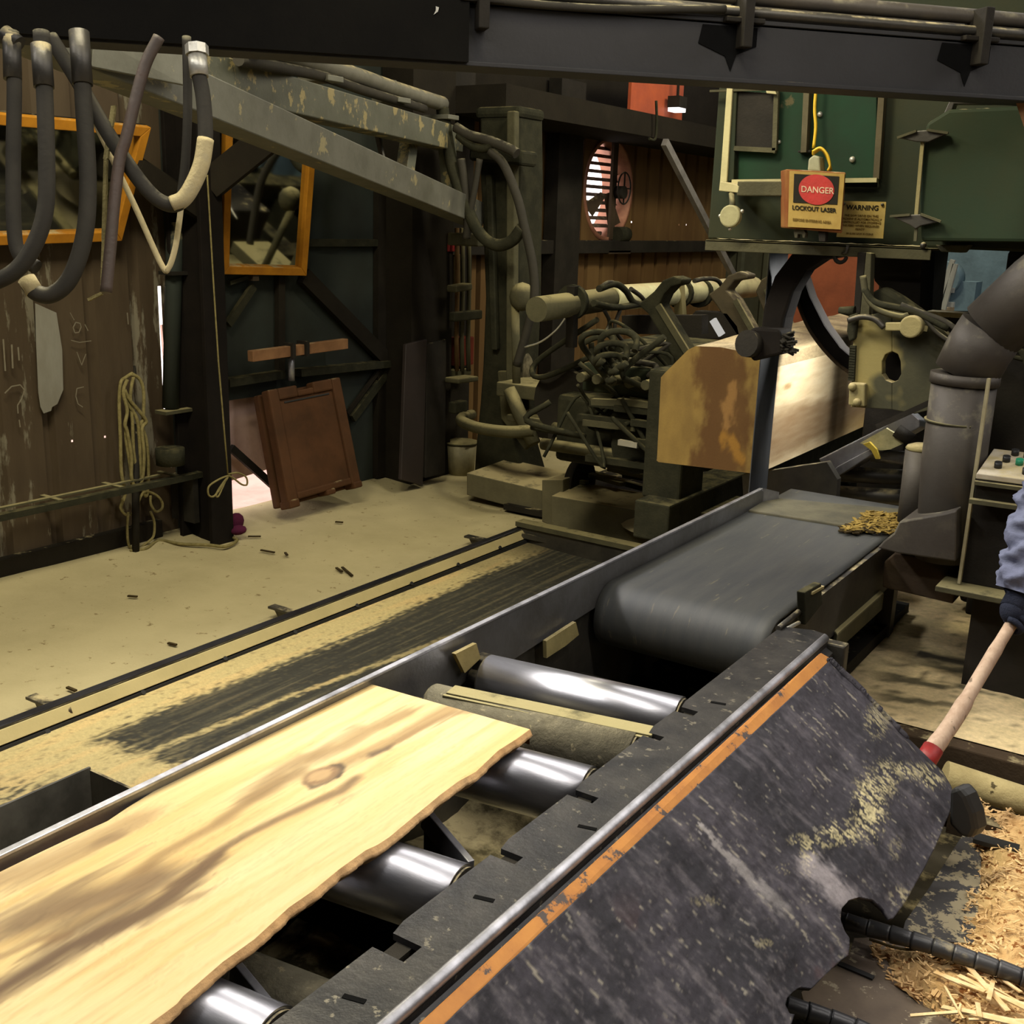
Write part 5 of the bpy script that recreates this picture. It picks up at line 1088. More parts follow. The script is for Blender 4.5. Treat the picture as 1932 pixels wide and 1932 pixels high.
def plankcol(p):
    n0 = fbm(p.x * 22 + .6 * fbm(p.y * 2, 3), p.y * 1.3, 1.); n1 = fbm(p.x * 70, p.y * 3.2, 7.); n2 = fbm(p.x * 7, p.y * 1.5, 3.); n5 = fbm(p.x * 190 + 2 * n0, p.y * 3, 13.)
    c = lerp((.56, .41, .175), (.62, .485, .26), .5 + n2); c = lerp(c, (.50, .32, .105), sst(.05, .6, n0) * .5); c = lerp(c, (.46, .30, .11), sst(.1, .6, n1) * .3)
    q = (p.x + .006 * n0, (p.y + .03 * fbm(p.x * 9, p.y * 4, 9)) * .55)
    for pl_, w_, s_, col in SW:
        d_, t_ = pld(q, pl_)
        if d_ < w_ * 2.2: c = lerp(c, tuple(k * .5 for k in col), min(1, s_ * 1.12) * sst(w_ * 1.7, w_ * .2, d_ * (1 + .5 * n1 + .45 * n0)))
    c = lerp(c, tuple(k * .72 for k in c), sst(.1, .6, n5) * .45)
    e = math.hypot((p.x - kn.x) / .022, (p.y - kn.y) / .036)
    if e < 1.6: c = lerp(c, (.20, .115, .05), sst(1.5, .9, e)); c = lerp(c, (.38, .25, .115), sst(.85, .4, e + .4 * n1))
    return c
root = thing('sawn_plank', 'wide fresh sawn yellow plank with a live edge lying on the outfeed rollers', 'plank', (-1.4, 1.2, PZ - .04))
NU, NV = 420, 110
def plank_pt(u, v):
    a, b = along(Lw, u), along(Rw, u); p = a + (b - a) * v
    if u == 0: pass
    return p
obj('sawn_top', MB().grid(plank_pt, NU, NV), paintmat('fresh yellow wood', .55, .05, 40, (5, .6, 1), .05, .35), root, paint=plankcol)
def wane(u, v):
    b = along(Rw, u); k = min(1, v * 2); m_ = max(0, v * 2 - 1); return b + V((.0085 * k + .004 * k * fbm(u * 40, 2) - .02 * m_, -.001 * v, -.013 * k - .022 * m_))
obj('live_edge', MB().grid(wane, NU, 6, True), mat('pinkish wane edge', s2l((222, 182, 132)), .75, 0, s2l((204, 160, 110)), 9, bump=.25), root, label='pinkish bark side edge of the plank')
mb = MB().grid(lambda u, v: along(Lw, u) + V((-.004 * v, 0, -.036 * v)), 80, 2)
mb.grid(lambda u, v: Lw[0] + (Rw[0] - Lw[0]) * u + V((0, 0, -.036 * v)), 30, 2); mb.grid(lambda u, v: along(Lw, u) + (along(Rw, u) + V((-.008, 0, 0)) - along(Lw, u)) * v + V((0, 0, -.0365 + .01 * v)), 80, 4)
obj('saw_edge', mb, mat('amber end cut', s2l((210, 150, 74)), .8, bump=.2), root)

# ================================================================== BLACK BELT CONVEYOR
root = thing('belt_conveyor', 'wide black rubber belt conveyor leading from the saw to the rollers', 'conveyor', (-1.3, 3.6, .45))
bx0, bx1, R_ = -1.572, -1.012, .105
prof = [V((0, 4.62, BZ))] + [V((0, 4.62 + (2.99 - 4.62) * k / 24, BZ - .004 * math.sin(PI * k / 24))) for k in range(1, 24)] + [V((0, 2.99 - R_ * math.sin(t_), BZ - R_ + R_ * math.cos(t_))) for t_ in [PI * k / 16 for k in range(17)]] + [V((0, 3.4, BZ - 2 * R_ - .02)), V((0, 4.62, BZ - 2 * R_ - .02))]
obj('belt', MB().grid(lambda u, v: prof[round(v * (len(prof) - 1))] + V((bx0 + (bx1 - bx0) * u, 0, 0)), 20, len(prof) - 1, True), BELT, root, solid=.008)
obj('drum', MB().tube([(bx0 + .01, 2.99, BZ - R_), (bx1 - .01, 2.99, BZ - R_)], R_ - .01, 32), STEEL, root)
obj('side_rail', MB().span((bx1 + .003, 3.02, BZ - .20), (bx1 + .018, 4.5, BZ - .012)), STEEL, root)
obj('bearing_plate', MB().prism(ats([(1518, 1118), (1550, 1100), (1552, 1140), (1520, 1180)], x=bx1 + .05), (-.025, 0, 0)), DUSTYD, root, bev=.004); obj('bearing_dust', MB().beam(at(1524, 1118, x=bx1 + .04), at(1546, 1106, x=bx1 + .04), .03, .008), CREAMSTEEL, root)
obj('take_up_rod', MB().tube(ats([(1468, 1186), (1512, 1150)], x=bx1 + .03), .009, 8), STEEL, root); obj('take_up_rod', MB().tube(ats([(1475, 1192), (1525, 1165)], x=bx1 + .03), .006, 8), PALEMETAL, root)
obj('bearing', MB().tube([(bx1 + .02, 2.99, BZ - R_), (bx1 + .06, 2.99, BZ - R_)], .045, 16), STEEL, root)
for y in (3.2, 4.3):
    for x in (bx0 + .02, bx1 - .02): obj('leg', MB().beam((x, y, .0), (x, y, BZ - .2), .06, .06, up=(0, 1, 0)), STEEL, root)
obj('return_pan', MB().span((bx0, 2.9, .45), (bx1, 4.6, .50)), BLACK, root)
tag(obj('channel_beam', MB().prism([at(a, b, z=.715) for a, b in ((1562, 1178), (1642, 1094), (1668, 1118), (1580, 1196))], (0, 0, -.07)), DUSTY, bev=.006), 'dusty channel beam lying alongside the belt conveyor', 'beam')
tag(obj('belt_end_plate', MB().prism([at(a, b, z=.906) for a, b in ((1412, 962), (1450, 938), (1722, 962), (1716, 985), (1690, 1004), (1640, 998))], (0, 0, -.02)), mat('dusty belt end', (.12, .11, .075), .9, 0, (.07, .066, .05), 8, bump=.2), bev=.004), 'dusty dark plate at the far end of the belt below the blade', 'plate')
def chips(name, lab, fn, n, smin, smax, mats, seed, flat=.6):
    """loose splinters scattered as one heap nobody could count"""
    r_ = random.Random(seed); m_ = MB()
    for k in range(n):
        p = fn(r_); L_ = r_.uniform(smin, smax); a = r_.uniform(0, PI); e = r_.uniform(-.4, .4) * flat
        d_ = V((math.cos(a), math.sin(a), e)) * L_
        m_.beam(p - d_ / 2 + V((0, 0, .002)), p + d_ / 2 + V((0, 0, .003)), L_ * r_.uniform(.12, .3), L_ * .06)
    o = obj(name, m_, mats); tag(o, lab, 'wood chips', kind='stuff'); return o
q4 = [at(a, b, z=.902) for a, b in ((1588, 1005), (1640, 968), (1710, 975), (1690, 1010))]
def inq(r_, q=q4, h=.012):
    u, v = r_.random(), r_.random(); p = (q[0] * (1 - u) + q[3] * u) * (1 - v) + (q[1] * (1 - u) + q[2] * u) * v
    return p + V((0, 0, r_.random() * h))
chips('splinter_pile', 'yellow splinters scattered on the far right of the belt', inq, 420, .012, .055, mat('yellow splinter', s2l((158, 134, 70)), .9, 0, s2l((104, 84, 42)), 30, bump=0), 5)
chips('bark_bits', 'dark bark bits among the splinters on the belt end', lambda r_: inq(r_, [at(a, b, z=.903) for a, b in ((1582, 1002), (1625, 985), (1660, 996), (1625, 1008))], .006), 30, .03, .10, BARKBIT, 6, .1)

# ================================================================== TROUGH CONVEYOR
root = thing('trough_conveyor', 'long low waste belt trough along the sawdust floor, dusted with sawdust', 'conveyor', (-2.9, 4, 0))
TX = -3.66
yn, yf = .6, 5.72
obj('side_rail', MB().span((TX - .03, yn, -.01), (TX + .012, yf, .105)), STEEL, root)
obj('rail_cap', MB().beam((TX - .012, yn, .108), (TX - .012, yf, .108), .045, .010), mat('rubbed dark rail cap', (.09, .09, .10), .28, .7, (.035, .035, .04), 2.5, dust=0, bump=.06), root, bev=.003)
obj('skirt_board', MB().prism([V((TX + .012, yn, .10)), V((TX + .02, yn, .10)), V((TX + .050, yn, .058)), V((TX + .040, yn, .05))], (0, yf - yn, 0)), mat('dust coated skirt board', (.53, .44, .22), .9, 0, (.44, .37, .18), 3, bump=.2), root)
obj('skirt_rubber', MB().prism([V((TX + .042, yn, .030)), V((TX + .042, yn, .050)), V((TX + .058, yn, .050)), V((TX + .064, yn, .030))], (0, yf - yn, 0)), BLACKPL, root)
for a, b in ((88, 1386), (268, 1312), (423, 1248), (555, 1198), (672, 1148), (775, 1106), (863, 1070), (942, 1038), (-60, 1445)):
    
    for k in range(60):
        xx = TX + .052 - .0006 * k; p = at(a, b - 4, x=xx)
        if p.z <= .10 - (xx - TX - .02) * 1.4 + .0005: break
    obj('skirt_bolt', MB().tube([p + V((-.004, 0, -.004)), p + V((.010, 0, .008))], [.007, .011], 8), BLACKPL, root)
bl_ = [(p.y, p.x) for p in (at(a, b, z=.03) for a, b in ((60, 1440), (178, 1393), (300, 1340), (430, 1290), (560, 1236), (700, 1180), (820, 1122), (900, 1085), (970, 1060)))]
sl_ = [(p.y, p.x) for p in (at(a, b, z=.03) for a, b in ((215, 1440), (290, 1412), (360, 1384), (520, 1316), (640, 1272), (760, 1228), (880, 1180)))]
def itp(t_, y):
    if y <= t_[0][0]: return t_[0][1]
    for (a, b), (c, d) in zip(t_, t_[1:]):
        if a <= y <= c: return b + (d - b) * (y - a) / (c - a)
    return t_[-1][1]
hl = [at(a, b, z=.03) for a, b in ((165, 1392), (180, 1402), (215, 1425), (270, 1438), (340, 1446), (420, 1452))]
def trough_dust(p):
    n1 = fbm(p.x * 16, p.y * 2.2, 2); n2 = fbm(p.x * 60, p.y * 22, 5); n3 = fbm(p.x * 45, p.y * 1.2, 8)
    d_ = sst(.035, -.035, p.x - itp(bl_, p.y) + .045 * n2 + .04 * n3)
    if p.y > 5.0: d_ *= sst(5.9, 5.2, p.y) * .8 + .2 * 0
    s_ = sst(.024, .004, abs(p.x - itp(sl_, p.y)) + .016 * n2 + .012 * n3) * sst(4.9, 3.2, p.y) * .8
    a, b = px_of(p); edge = 1393 + (a - 165) * .28 if a < 420 else 1464 - (a - 420) * .1
    h = sst(-16, 14, b - edge + 22 * n2 + 16 * n1) if a < 620 else 0
    film = .015 + .10 * sst(.1, .6, n3) + .10 * sst(.3, .6, n2)
    if a < 700: film += .18 * sst(-70, 0, b - edge) * sst(-.2, .3, n3 + n2)
    f = max(d_, s_, h, film)
    dust = lerp((.50, .405, .19), (.56, .42, .19), sst(0, .5, n1)); dust = lerp(dust, (.20, .16, .08), sst(.38, .6, n2) * .5)
    if a < 180 and b > 1455: dust = lerp(dust, (.09, .08, .05), sst(-.1, .3, n2) * sst(1450, 1490, b))
    return lerp(lerp((.022, .022, .019), (.04, .04, .032), .5 + n3), dust, f)
def tr_pt(u, v):
    y = 2.20 + (yf - 2.20) * u; x = TX + .06 + 1.40 * v
    hump = .05 * sst(2.9, 2.2, y) * (.6 + .5 * fbm(x * 5, y * 5)) * sst(TX + .05, TX + .3, x)
    return V((x, y, .030 - .02 * math.sin(PI * min(1, v * 1.2)) + hump * .6 + .010 * sst(.12, 0, v) * sst(5.5, 3, y)))
def tr_near(u, v):
    y = .5 + 1.70 * u; x = TX + .06 + (-3.215 - TX - .06) * v; return V((x, y, tr_pt(0, (x - TX - .06) / 1.4).z * u + .03 * (1 - u)))
obj('waste_belt', MB().grid(tr_pt, 400, 150, True).grid(tr_near, 160, 50, True), paintmat('dusted waste belt', .75, .2, 70, (1, 1, 1), .18, .25), root, paint=trough_dust)
e0, e1 = at(975, 990, z=.13), at(1215, 1042, z=.13)
obj('end_panel', MB().prism([e0, e1, e1 - V((0, 0, .14)), e0 - V((0, 0, .14))], (0, .03, 0)), STEEL, root)
obj('end_panel_strip', MB().beam(at(985, 1010, y=5.66), at(1170, 1048, y=5.80), .02, .03), STEEL, root)
obj('end_cap', MB().beam(e0 + V((0, .03, .01)), e1 + V((0, .03, .01)), .09, .03), DUSTY, root)
for a, b in ((505, 1150), (875, 1016), (48, 1322), (300, 1230)):
    if a == 300: continue
    p = at(a, b, z=.05); x1 = TX - .03
    obj('floor_bracket', MB().span((p.x, p.y, .055), (x1, p.y + .05, .068)).prism([V((p.x + .02, p.y + .02, .055)), V((x1, p.y + .02, .055)), V((x1, p.y + .02, 0)), V((p.x + .06, p.y + .02, 0))], (0, .012, 0)), STEEL, root, bev=.002)
obj('rivet_knob', MB().tube([at(118, 1347, x=TX + .01), at(136, 1340, x=TX + .03)], .016, 10), RUSTBEAM, root)
# sheet chute at the near end
t = thing('waste_chute', 'black sheet steel chute end at the lower left beside the plank', 'chute', (-3.2, 1.6, -.3))
obj('side_sheet', MB().span((-3.222, .3, -.55), (-3.212, 2.20, .055)), mat('grey chute sheet', (.15, .145, .13), .6, .1, (.05, .048, .043), 3), t)
obj('end_sheet', MB().span((-3.222, 2.195, -.55), (-1.65, 2.205, .045)), STEEL, t)

# ================================================================== RUBBER APRON MAT, LOWER RIGHT
MZ0 = at(1566, 1246, x=-.799)
mu = V((0, 1, 0)); slope = math.radians(35); mv = V((math.cos(slope), 0, -math.sin(slope))); mn = mu.cross(mv); mn = mn if mn.z > 0 else -mn
def onmat(a, b):
    r = V(RM @ np.array([a - 966, b - 966, F])); C0 = V(CAM); return C0 + r * ((MZ0 - C0).dot(mn) / r.dot(mn))
low = [(1566, 1246), (1640, 1318), (1700, 1376), (1748, 1420), (1782, 1452), (1798, 1480), (1803, 1500), (1796, 1530), (1786, 1552), (1770, 1590), (1745, 1640), (1712, 1700), (1680, 1742), (1640, 1775), (1592, 1808), (1560, 1838), (1530, 1868), (1505, 1905), (1496, 1930), (1470, 1970), (1430, 2040), (1380, 2140)]
biteA = [(1712, 1728), (1693, 1732), (1680, 1733), (1668, 1716), (1648, 1698), (1622, 1692), (1602, 1698), (1588, 1714), (1586, 1735), (1594, 1757), (1603, 1770), (1603, 1788), (1596, 1830), (1720, 1830)]
biteB = [(1545, 1868), (1530, 1864), (1510, 1862), (1495, 1872), (1483, 1886), (1482, 1896), (1490, 1912), (1560, 1925)]
def inpoly(x, y, P_):
    r_ = False
    for (a, b), (c, d) in zip(P_, P_[1:] + P_[:1]):
        if (b > y) != (d > y) and x < (c - a) * (y - b) / (d - b) + a: r_ = not r_
    return r_
def bite(m_, P_):
    bm = bmesh.new(); vv = [bm.verts.new(p) for p in m_.v]
    for f in m_.f: bm.faces.new([vv[i] for i in f])
    lo = (min(a for a, b in P_), min(b for a, b in P_)); hi = (max(a for a, b in P_), max(b for a, b in P_))
    for (a, b), (c, d) in zip(P_, P_[1:] + P_[:1]):
        r1 = RM @ np.array([a - 966, b - 966, F]); r2 = RM @ np.array([c - 966, d - 966, F]); n_ = np.cross(r1, r2)
        fs = []
        for f in bm.faces:
            q = px_of(f.calc_center_median())
            if lo[0] - 12 < q[0] < hi[0] + 12 and lo[1] - 12 < q[1] < hi[1] + 12: fs.append(f)
        es = set(e for f in fs for e in f.edges); vs_ = set(v for f in fs for v in f.verts)
        bmesh.ops.bisect_plane(bm, geom=fs + list(es) + list(vs_), plane_co=V(CAM), plane_no=V(n_ / np.linalg.norm(n_)), dist=1e-6)
    kill = [f for f in bm.faces if (lambda q: lo[0] <= q[0] <= hi[0] and inpoly(q[0], q[1], P_))(px_of(f.calc_center_median()))]
    bmesh.ops.delete(bm, geom=kill, context='FACES'); bm.verts.index_update()
    o_ = MB(); o_.add([v.co.copy() for v in bm.verts], [[v.index for v in f.verts] for f in bm.faces], True); bm.free(); return o_
LWp = [onmat(*q) for q in low]; LWp += [LWp[-1] + V((-.02, -.35, .014)), LWp[-1] + V((-.02, -.8, .014))]
dist = [0]
for a, b in zip(LWp, LWp[1:]): dist.append(dist[-1] + (b - a).length)
yend = LWp[-1].y
TOPn = V((MZ0.x - .0, yend, MZ0.z))
far_n = 6
def lowpt(s):
    d_ = s * dist[-1]
    for i in range(len(dist) - 1):
        if dist[i] <= d_ <= dist[i + 1] + 1e-9:
            t_ = (d_ - dist[i]) / max(1e-9, dist[i + 1] - dist[i]); return LWp[i] + (LWp[i + 1] - LWp[i]) * t_, i + t_
    return LWp[-1].copy(), len(LWp) - 1
def mat_pt(u, v):
    p, k = lowpt(u); w_ = u
    top_ = V((MZ0.x, MZ0.y + (yend - MZ0.y) * sst(0, 1, u) * .5 + (yend - MZ0.y) * u * .5, MZ0.z)) if k > 6 else None
    t0 = dist[6] / dist[-1]
    ty = MZ0.y if u <= 0 else MZ0.y + (yend - MZ0.y) * ((u - t0 * .55) / (1 - t0 * .55) if u > t0 * .55 else 0)
    T_ = V((MZ0.x, ty, MZ0.z))
    q = T_ + (p - T_) * v
    return q + mn * (.006 * fbm(q.y * 3, v * 3) - .012 * sst(.75, 1, v) * .5)
pat = [ # pale dust patches: centre px, rx, ry, strength
    (1640, 1520, 34, 70, 1.), (1590, 1570, 46, 26, .9), (1672, 1470, 26, 40, .8), (1655, 1360, 26, 36, .55), (1720, 1455, 60, 18, .75), (1760, 1470, 26, 22, .8), (1510, 1585, 26, 14, .6), (1525, 1610, 16, 40, .75), (1545, 1590, 30, 16, .6), (1700, 1690, 26, 24, .4), (1330, 1700, 30, 12, .3), (1480, 1640, 16, 10, .5), (1440, 1780, 20, 10, .35), (1690, 1600, 14, 24, .3)]
pat3 = [(onmat(a, b), rx, ry, s_) for a, b, rx, ry, s_ in pat]
line1 = [(1322, 1555), (1350, 1590), (1378, 1618), (1420, 1660), (1450, 1690), (1480, 1715)]
line2 = [(1525, 1630), (1555, 1655), (1580, 1682), (1600, 1700)]
def matcol(p):
    a, b = px_of(p); v_ = (p - MZ0).dot(mv); u_ = p.y
    n1 = fbm(u_ * 26, v_ * 7, 1); n2 = fbm(u_ * 70, v_ * 28, 4); n3 = fbm(u_ * 5, v_ * 5, 7)
    sc = fbm(u_ * 90, v_ * 14, 11)
    near = sst(1450, 1900, b) * .9  # purple-grey haze painted into the colour towards the near end
    c = lerp((.022, .021, .027), (.044, .040, .051), .5 + n3); c = lerp(c, (.12, .108, .125), sst(.1, .6, n1) * .36)
    n4 = fbm(u_ * 95, v_ * 50, 31); c = lerp(c, (.13, .118, .125), sst(.05, .7, n4 + .4 * n1) * (.16 + .34 * near)); c = lerp(c, (.014, .013, .015), sst(.15, .7, -n4 - .3 * n1) * .45)
    c = lerp(c, (.26, .235, .19), sst(.55, .85, sc + .3 * n3) * .75); c = lerp(c, (.24, .22, .18), sst(.66, .82, n2) * .7)
    f = 0
    for q, rx, ry, s_ in pat3:
        A, B = px_of(q); e = ((a - A) / rx) ** 2 + ((b - B) / ry) ** 2
        if e < 2.4: f = max(f, s_ * sst(1.5, .25, e + 1.2 * n2 + .7 * sc))
    c = lerp(c, (.52, .455, .26), f * sst(-.15, .25, n2 + .5 * sc + .6 * fbm(u_ * 210, v_ * 110, 41)))
    if a < 1520:
        d_, t_ = pld((a, b), line1); c = lerp(c, (.36, .335, .33), sst(16 * (.35 + t_), 3, d_ + 12 * n2) * .65 * (1 - .5 * t_))
    d_, t_ = pld((a, b), line2); c = lerp(c, (.42, .38, .40), sst(30, 8, d_ + 14 * n2) * .5)
    c = lerp(c, (.09, .045, .045), sst(.3, .55, fbm(u_ * 7, v_ * 9, 21)) * .35 * sst(1650, 1800, b))
    return c
o = obj('apron_mat', bite(bite(MB().grid(mat_pt, 460, 170, True), biteA), biteB), paintmat('scuffed black rubber mat', .7, .25, 60, (1, 1, 1), .22, .22), paint=matcol, solid=.010, keep=True)
tag(o, 'big scuffed black rubber apron sloping down beside the roller bed', 'mat')

# ================================================================== RIGHT SIDE: PLATFORM, CHIPS, HOSES
FZ2 = .45
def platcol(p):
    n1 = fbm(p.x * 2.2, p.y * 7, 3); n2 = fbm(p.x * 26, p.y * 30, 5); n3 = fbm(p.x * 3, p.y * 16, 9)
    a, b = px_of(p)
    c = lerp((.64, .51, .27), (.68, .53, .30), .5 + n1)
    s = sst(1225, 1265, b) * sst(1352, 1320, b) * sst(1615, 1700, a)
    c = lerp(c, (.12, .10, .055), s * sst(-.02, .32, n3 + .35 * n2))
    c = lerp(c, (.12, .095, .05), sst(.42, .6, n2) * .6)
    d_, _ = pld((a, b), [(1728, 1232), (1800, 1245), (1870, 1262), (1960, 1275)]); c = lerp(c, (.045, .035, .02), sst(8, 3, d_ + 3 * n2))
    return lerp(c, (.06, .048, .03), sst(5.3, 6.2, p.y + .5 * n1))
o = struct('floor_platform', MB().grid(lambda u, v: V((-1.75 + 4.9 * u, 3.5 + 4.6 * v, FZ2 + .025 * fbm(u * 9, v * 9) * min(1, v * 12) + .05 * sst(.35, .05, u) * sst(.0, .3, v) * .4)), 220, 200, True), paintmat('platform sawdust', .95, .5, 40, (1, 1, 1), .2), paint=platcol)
tag(obj('platform_beam', MB().span((-1.05, 3.44, .22), (3.2, 3.52, FZ2 - .005)), RUSTBEAM, bev=.006), 'rusty brown edge beam of the sawdust platform at the right', 'beam')
struct('floor_pit', MB().span((-.98, -1.5, -.0), (3.5, 3.45, .16)), CONCRETE)
c0, c1 = at(1782, 1462, y=3.22), at(1935, 1512, y=3.30)
tag(obj('dusty_bar', MB().tube([c0, c1, c1 + (c1 - c0) * 3], .043, 16), mat('dust heaped bar', (.50, .41, .20), .95, 0, (.38, .31, .15), 12, bump=.5, spots=(.10, .08, .04), spot_amt=.15)), 'round dust heaped bar lying below the rusty platform beam', 'bar')
tag(obj('lower_bar', MB().beam(at(1790, 1545, y=3.0), at(1960, 1590, y=3.05) + V((1, 0, 0)), .05, .06), RUSTBEAM), 'dark lower bar under the dust heaped one', 'bar')
# chips heap
hb = [(1846, 1500), (1838, 1560), (1836, 1600), (1832, 1650), (1822, 1720), (1812, 1770), (1700, 1790), (1640, 1775), (1650, 1800), (1690, 1850), (1730, 1880), (1800, 1915), (1850, 1940), (1900, 2010)]
HB = ats(hb, z=.455)
hd = [0]
for a, b in zip(HB, HB[1:]): hd.append(hd[-1] + (b - a).length)
def heap(u, v):
    d_ = u * hd[-1]
    for i in range(len(hd) - 1):
        if hd[i] <= d_ <= hd[i + 1] + 1e-9: p = HB[i] + (HB[i + 1] - HB[i]) * ((d_ - hd[i]) / (hd[i + 1] - hd[i])); break
    q = V((1.1, p.y + .0, .455)); r_ = p + (q - p) * (v ** 1.5)
    w_ = (r_ - p).length
    drop = max(sst(.06, .0, u), sst(.93, 1, u)) * sst(.02, .1, w_); drop = max(drop, sst(.8, 1, v))
    r_.z += .035 * sst(0, .10, w_) + .018 * fbm(r_.x * 9, r_.y * 9) + .008 * fbm(r_.x * 40, r_.y * 40, 3) - .02 - .10 * sst(.5, 1.1, r_.x)
    r_.z += (.155 - r_.z) * drop
    return r_
o = obj('chip_heap', MB().grid(heap, 170, 120, True), CHIPS, keep=True); tag(o, 'heap of tan wood chips at the lower right corner', 'wood chips', kind='stuff')
def onheap(r_):
    u, v = r_.random(), r_.random() * .75; return heap(u, v) + V((0, 0, .004 + .006 * r_.random()))
chips('loose_chips', 'loose flakes lying all over the chip heap', onheap, 3600, .005, .022, mat('tan flakes', s2l((226, 194, 142)), .85, 0, s2l((190, 150, 100)), 3, bump=.1), 8)
r_ = random.Random(3)
for k in range(16):
    a, b = r_.uniform(1760, 1925), r_.uniform(1850, 1925); p = at(a, b, z=.50); an = r_.uniform(-.6, .5) if k % 3 else r_.uniform(.8, 1.6); L_ = r_.uniform(.06, .17)
    d_ = V((math.cos(an), -math.sin(an), r_.uniform(-.1, .35))) * L_
    tag(obj('wood_splinter', MB().beam(p - d_ / 2, p + d_ / 2, r_.uniform(.004, .013), .003), CHIPW), 'long pale splinter among those lying on the chip heap by the spiral hose', 'splinter', 'splinters on the chip heap')
PLD = mat('dust speckled plate', (.075, .07, .066), .7, .2, (.05, .047, .046), 6, bump=.25, spots=(.40, .34, .21), spot_amt=.42, spot_scale=22)
PLB = mat('brown grey worn plate', s2l((112, 98, 82)), .7, .1, s2l((84, 72, 62)), 5, bump=.2, spots=(.34, .29, .2), spot_amt=.15, spot_scale=30)
tag(obj('ground_plate', MB().prism(ats([(1822, 1566), (1852, 1592), (1850, 1660), (1840, 1780), (1700, 1770), (1708, 1738), (1750, 1680)], z=.445), (0, 0, -.012)), PLD), 'dust speckled dark plate between the rubber apron and the chip heap', 'plate')
tag(obj('ground_plate', MB().prism(ats([(1612, 1770), (1660, 1768), (1740, 1800), (1800, 1880), (1900, 1960), (1560, 1960), (1520, 1900), (1512, 1872), (1578, 1822), (1602, 1800)], z=.44), (0, 0, -.012)), PLB), 'brown grey worn plate below the rubber apron at the bottom edge', 'plate')
tag(obj('plate_slit', MB().beam(at(1582, 1818, z=.442), at(1648, 1846, z=.442), .014, .006), BLACKPL), 'black slot in the brown grey plate', 'slot')
tag(obj('curled_flap', MB().prism(ats([(1790, 1490), (1806, 1484), (1822, 1502), (1836, 1535), (1842, 1566), (1832, 1584), (1812, 1580), (1788, 1556)], y=2.66), (.02, .05, .0)), BLACKPL, bev=.015), 'black curled flap at the lower far corner of the rubber apron', 'flap')
tag(obj('dark_slit', MB().beam(at(1838, 1580, z=.47), at(1922, 1604, z=.47), .04, .012), BLACKPL), 'dark strip standing in for the slit beside the curled flap', 'strip')  # dark bar stands in for the dark of an open slit
def spiral(px, z, lab, r=.0165):
    pts = [at(a, b, z=z + (c_ if c_ else 0)) for a, b, c_ in px]; P_ = curve(pts, 14)
    root = thing('spiral_hose', lab, 'hose', min(pts, key=lambda p: p.z), 'spiral wrapped hoses')
    obj('core', MB().tube(P_, r * .86, 12), BLACKPL, root)
    m_ = MB(); acc = 0; seg = [P_[0]]; L0 = .043
    for a, b in zip(P_, P_[1:]):
        acc += (b - a).length; seg.append(b)
        if acc >= L0:
            n_ = len(seg); m_.tube(seg, [r * (1.08 - .12 * i / (n_ - 1)) for i in range(n_)], 14); seg = [b + (b - a) * .25]; acc = 0
    obj('spiral_wrap', m_, mat('shiny black wrap ' + lab[:5], (.05, .05, .055), .38, .25, (.075, .075, .078), 6, dust=.1, bump=.08), root)
spiral([(1560, 1725, .03), (1600, 1740, .03), (1680, 1762, .035), (1760, 1785, .04), (1840, 1812, .04), (1925, 1842, .035), (2010, 1875, .02)], .47, 'upper black spiral wrapped hose running from the apron hole to the right edge', .0185)
spiral([(1440, 1880, .03), (1490, 1898, .02), (1560, 1920, .01), (1640, 1950, .0), (1720, 1990, .0)], .47, 'lower black spiral wrapped hose at the bottom edge below the apron', .0185)
tag(obj('bent_twig', MB().tube(curve(ats([(1640, 1772), (1700, 1790), (1760, 1792), (1830, 1806)], z=.49), 6), .003, 6), BARKBIT), 'thin bent twig under the upper spiral hose', 'twig')
for k, (a, b, L_, an) in enumerate(((655, 1078, .16, -.35), (640, 1075, .08, -.3), (250, 1125, .05, .3), (325, 1215, .05, .1), (135, 1300, .06, .0), (480, 1012, .07, .5), (540, 1045, .05, -.4), (640, 985, .05, .3), (505, 1040, .1, .1))):
    p = at(a, b, z=.016); d_ = V((math.cos(an), math.sin(an) * 1.5, 0)) * L_
    tag(obj('bark_splinter', MB().beam(p - d_ / 2, p + d_ / 2, .014, .008), BARKBIT), 'small dark bark splinter on the open sawdust floor', 'splinter', 'bark splinters on the sawdust floor')

# ================================================================== SHOVEL AND WORKER
HB_, HT = at(1757, 1418, y=2.86), at(1917, 1163, y=3.22)
hd_ = (HT - HB_).normalized()
root = thing('shovel', 'wooden handled shovel with a red socket held by the worker at the right', 'shovel', HB_ - hd_ * .3)
obj('handle', MB().tube(curve([HB_, HB_ + (HT - HB_) * .25 + V((.004, 0, -.006)), HB_ + (HT - HB_) * .6 + V((.0, 0, -.008)), HT, HT + hd_ * .55], 6), [.0245] * 3 + [.0225] * 6 + [.0185] * 7 + [.0165] * 9, 14), HANDLE, root)
obj('socket', MB().tube([HB_ + hd_ * .012, HB_ - hd_ * .06], [.027, .028], 14), REDPAINT, root)
e_ = HB_ - hd_ * .06
obj('blade', MB().prism([e_ + V((0, -.03, 0)), e_ + V((0, .03, 0)), e_ - hd_ * .05 + V((0, .12, 0)), e_ - hd_ * .26 + V((0, .11, 0)), e_ - hd_ * .30, e_ - hd_ * .26 - V((0, .11, 0)), e_ - hd_ * .05 - V((0, .12, 0))], V((.004, 0, .004))), STEEL, root, bev=.001)
FT = FZ2 + .02
EL = at(1990, 925, y=3.34); SHL = at(2105, 775, y=3.50)
WR = at(1922, 1118, y=3.235)
S = SHL + V((.02, .17, .02)); SHR = S + V((.09, .13, .0))
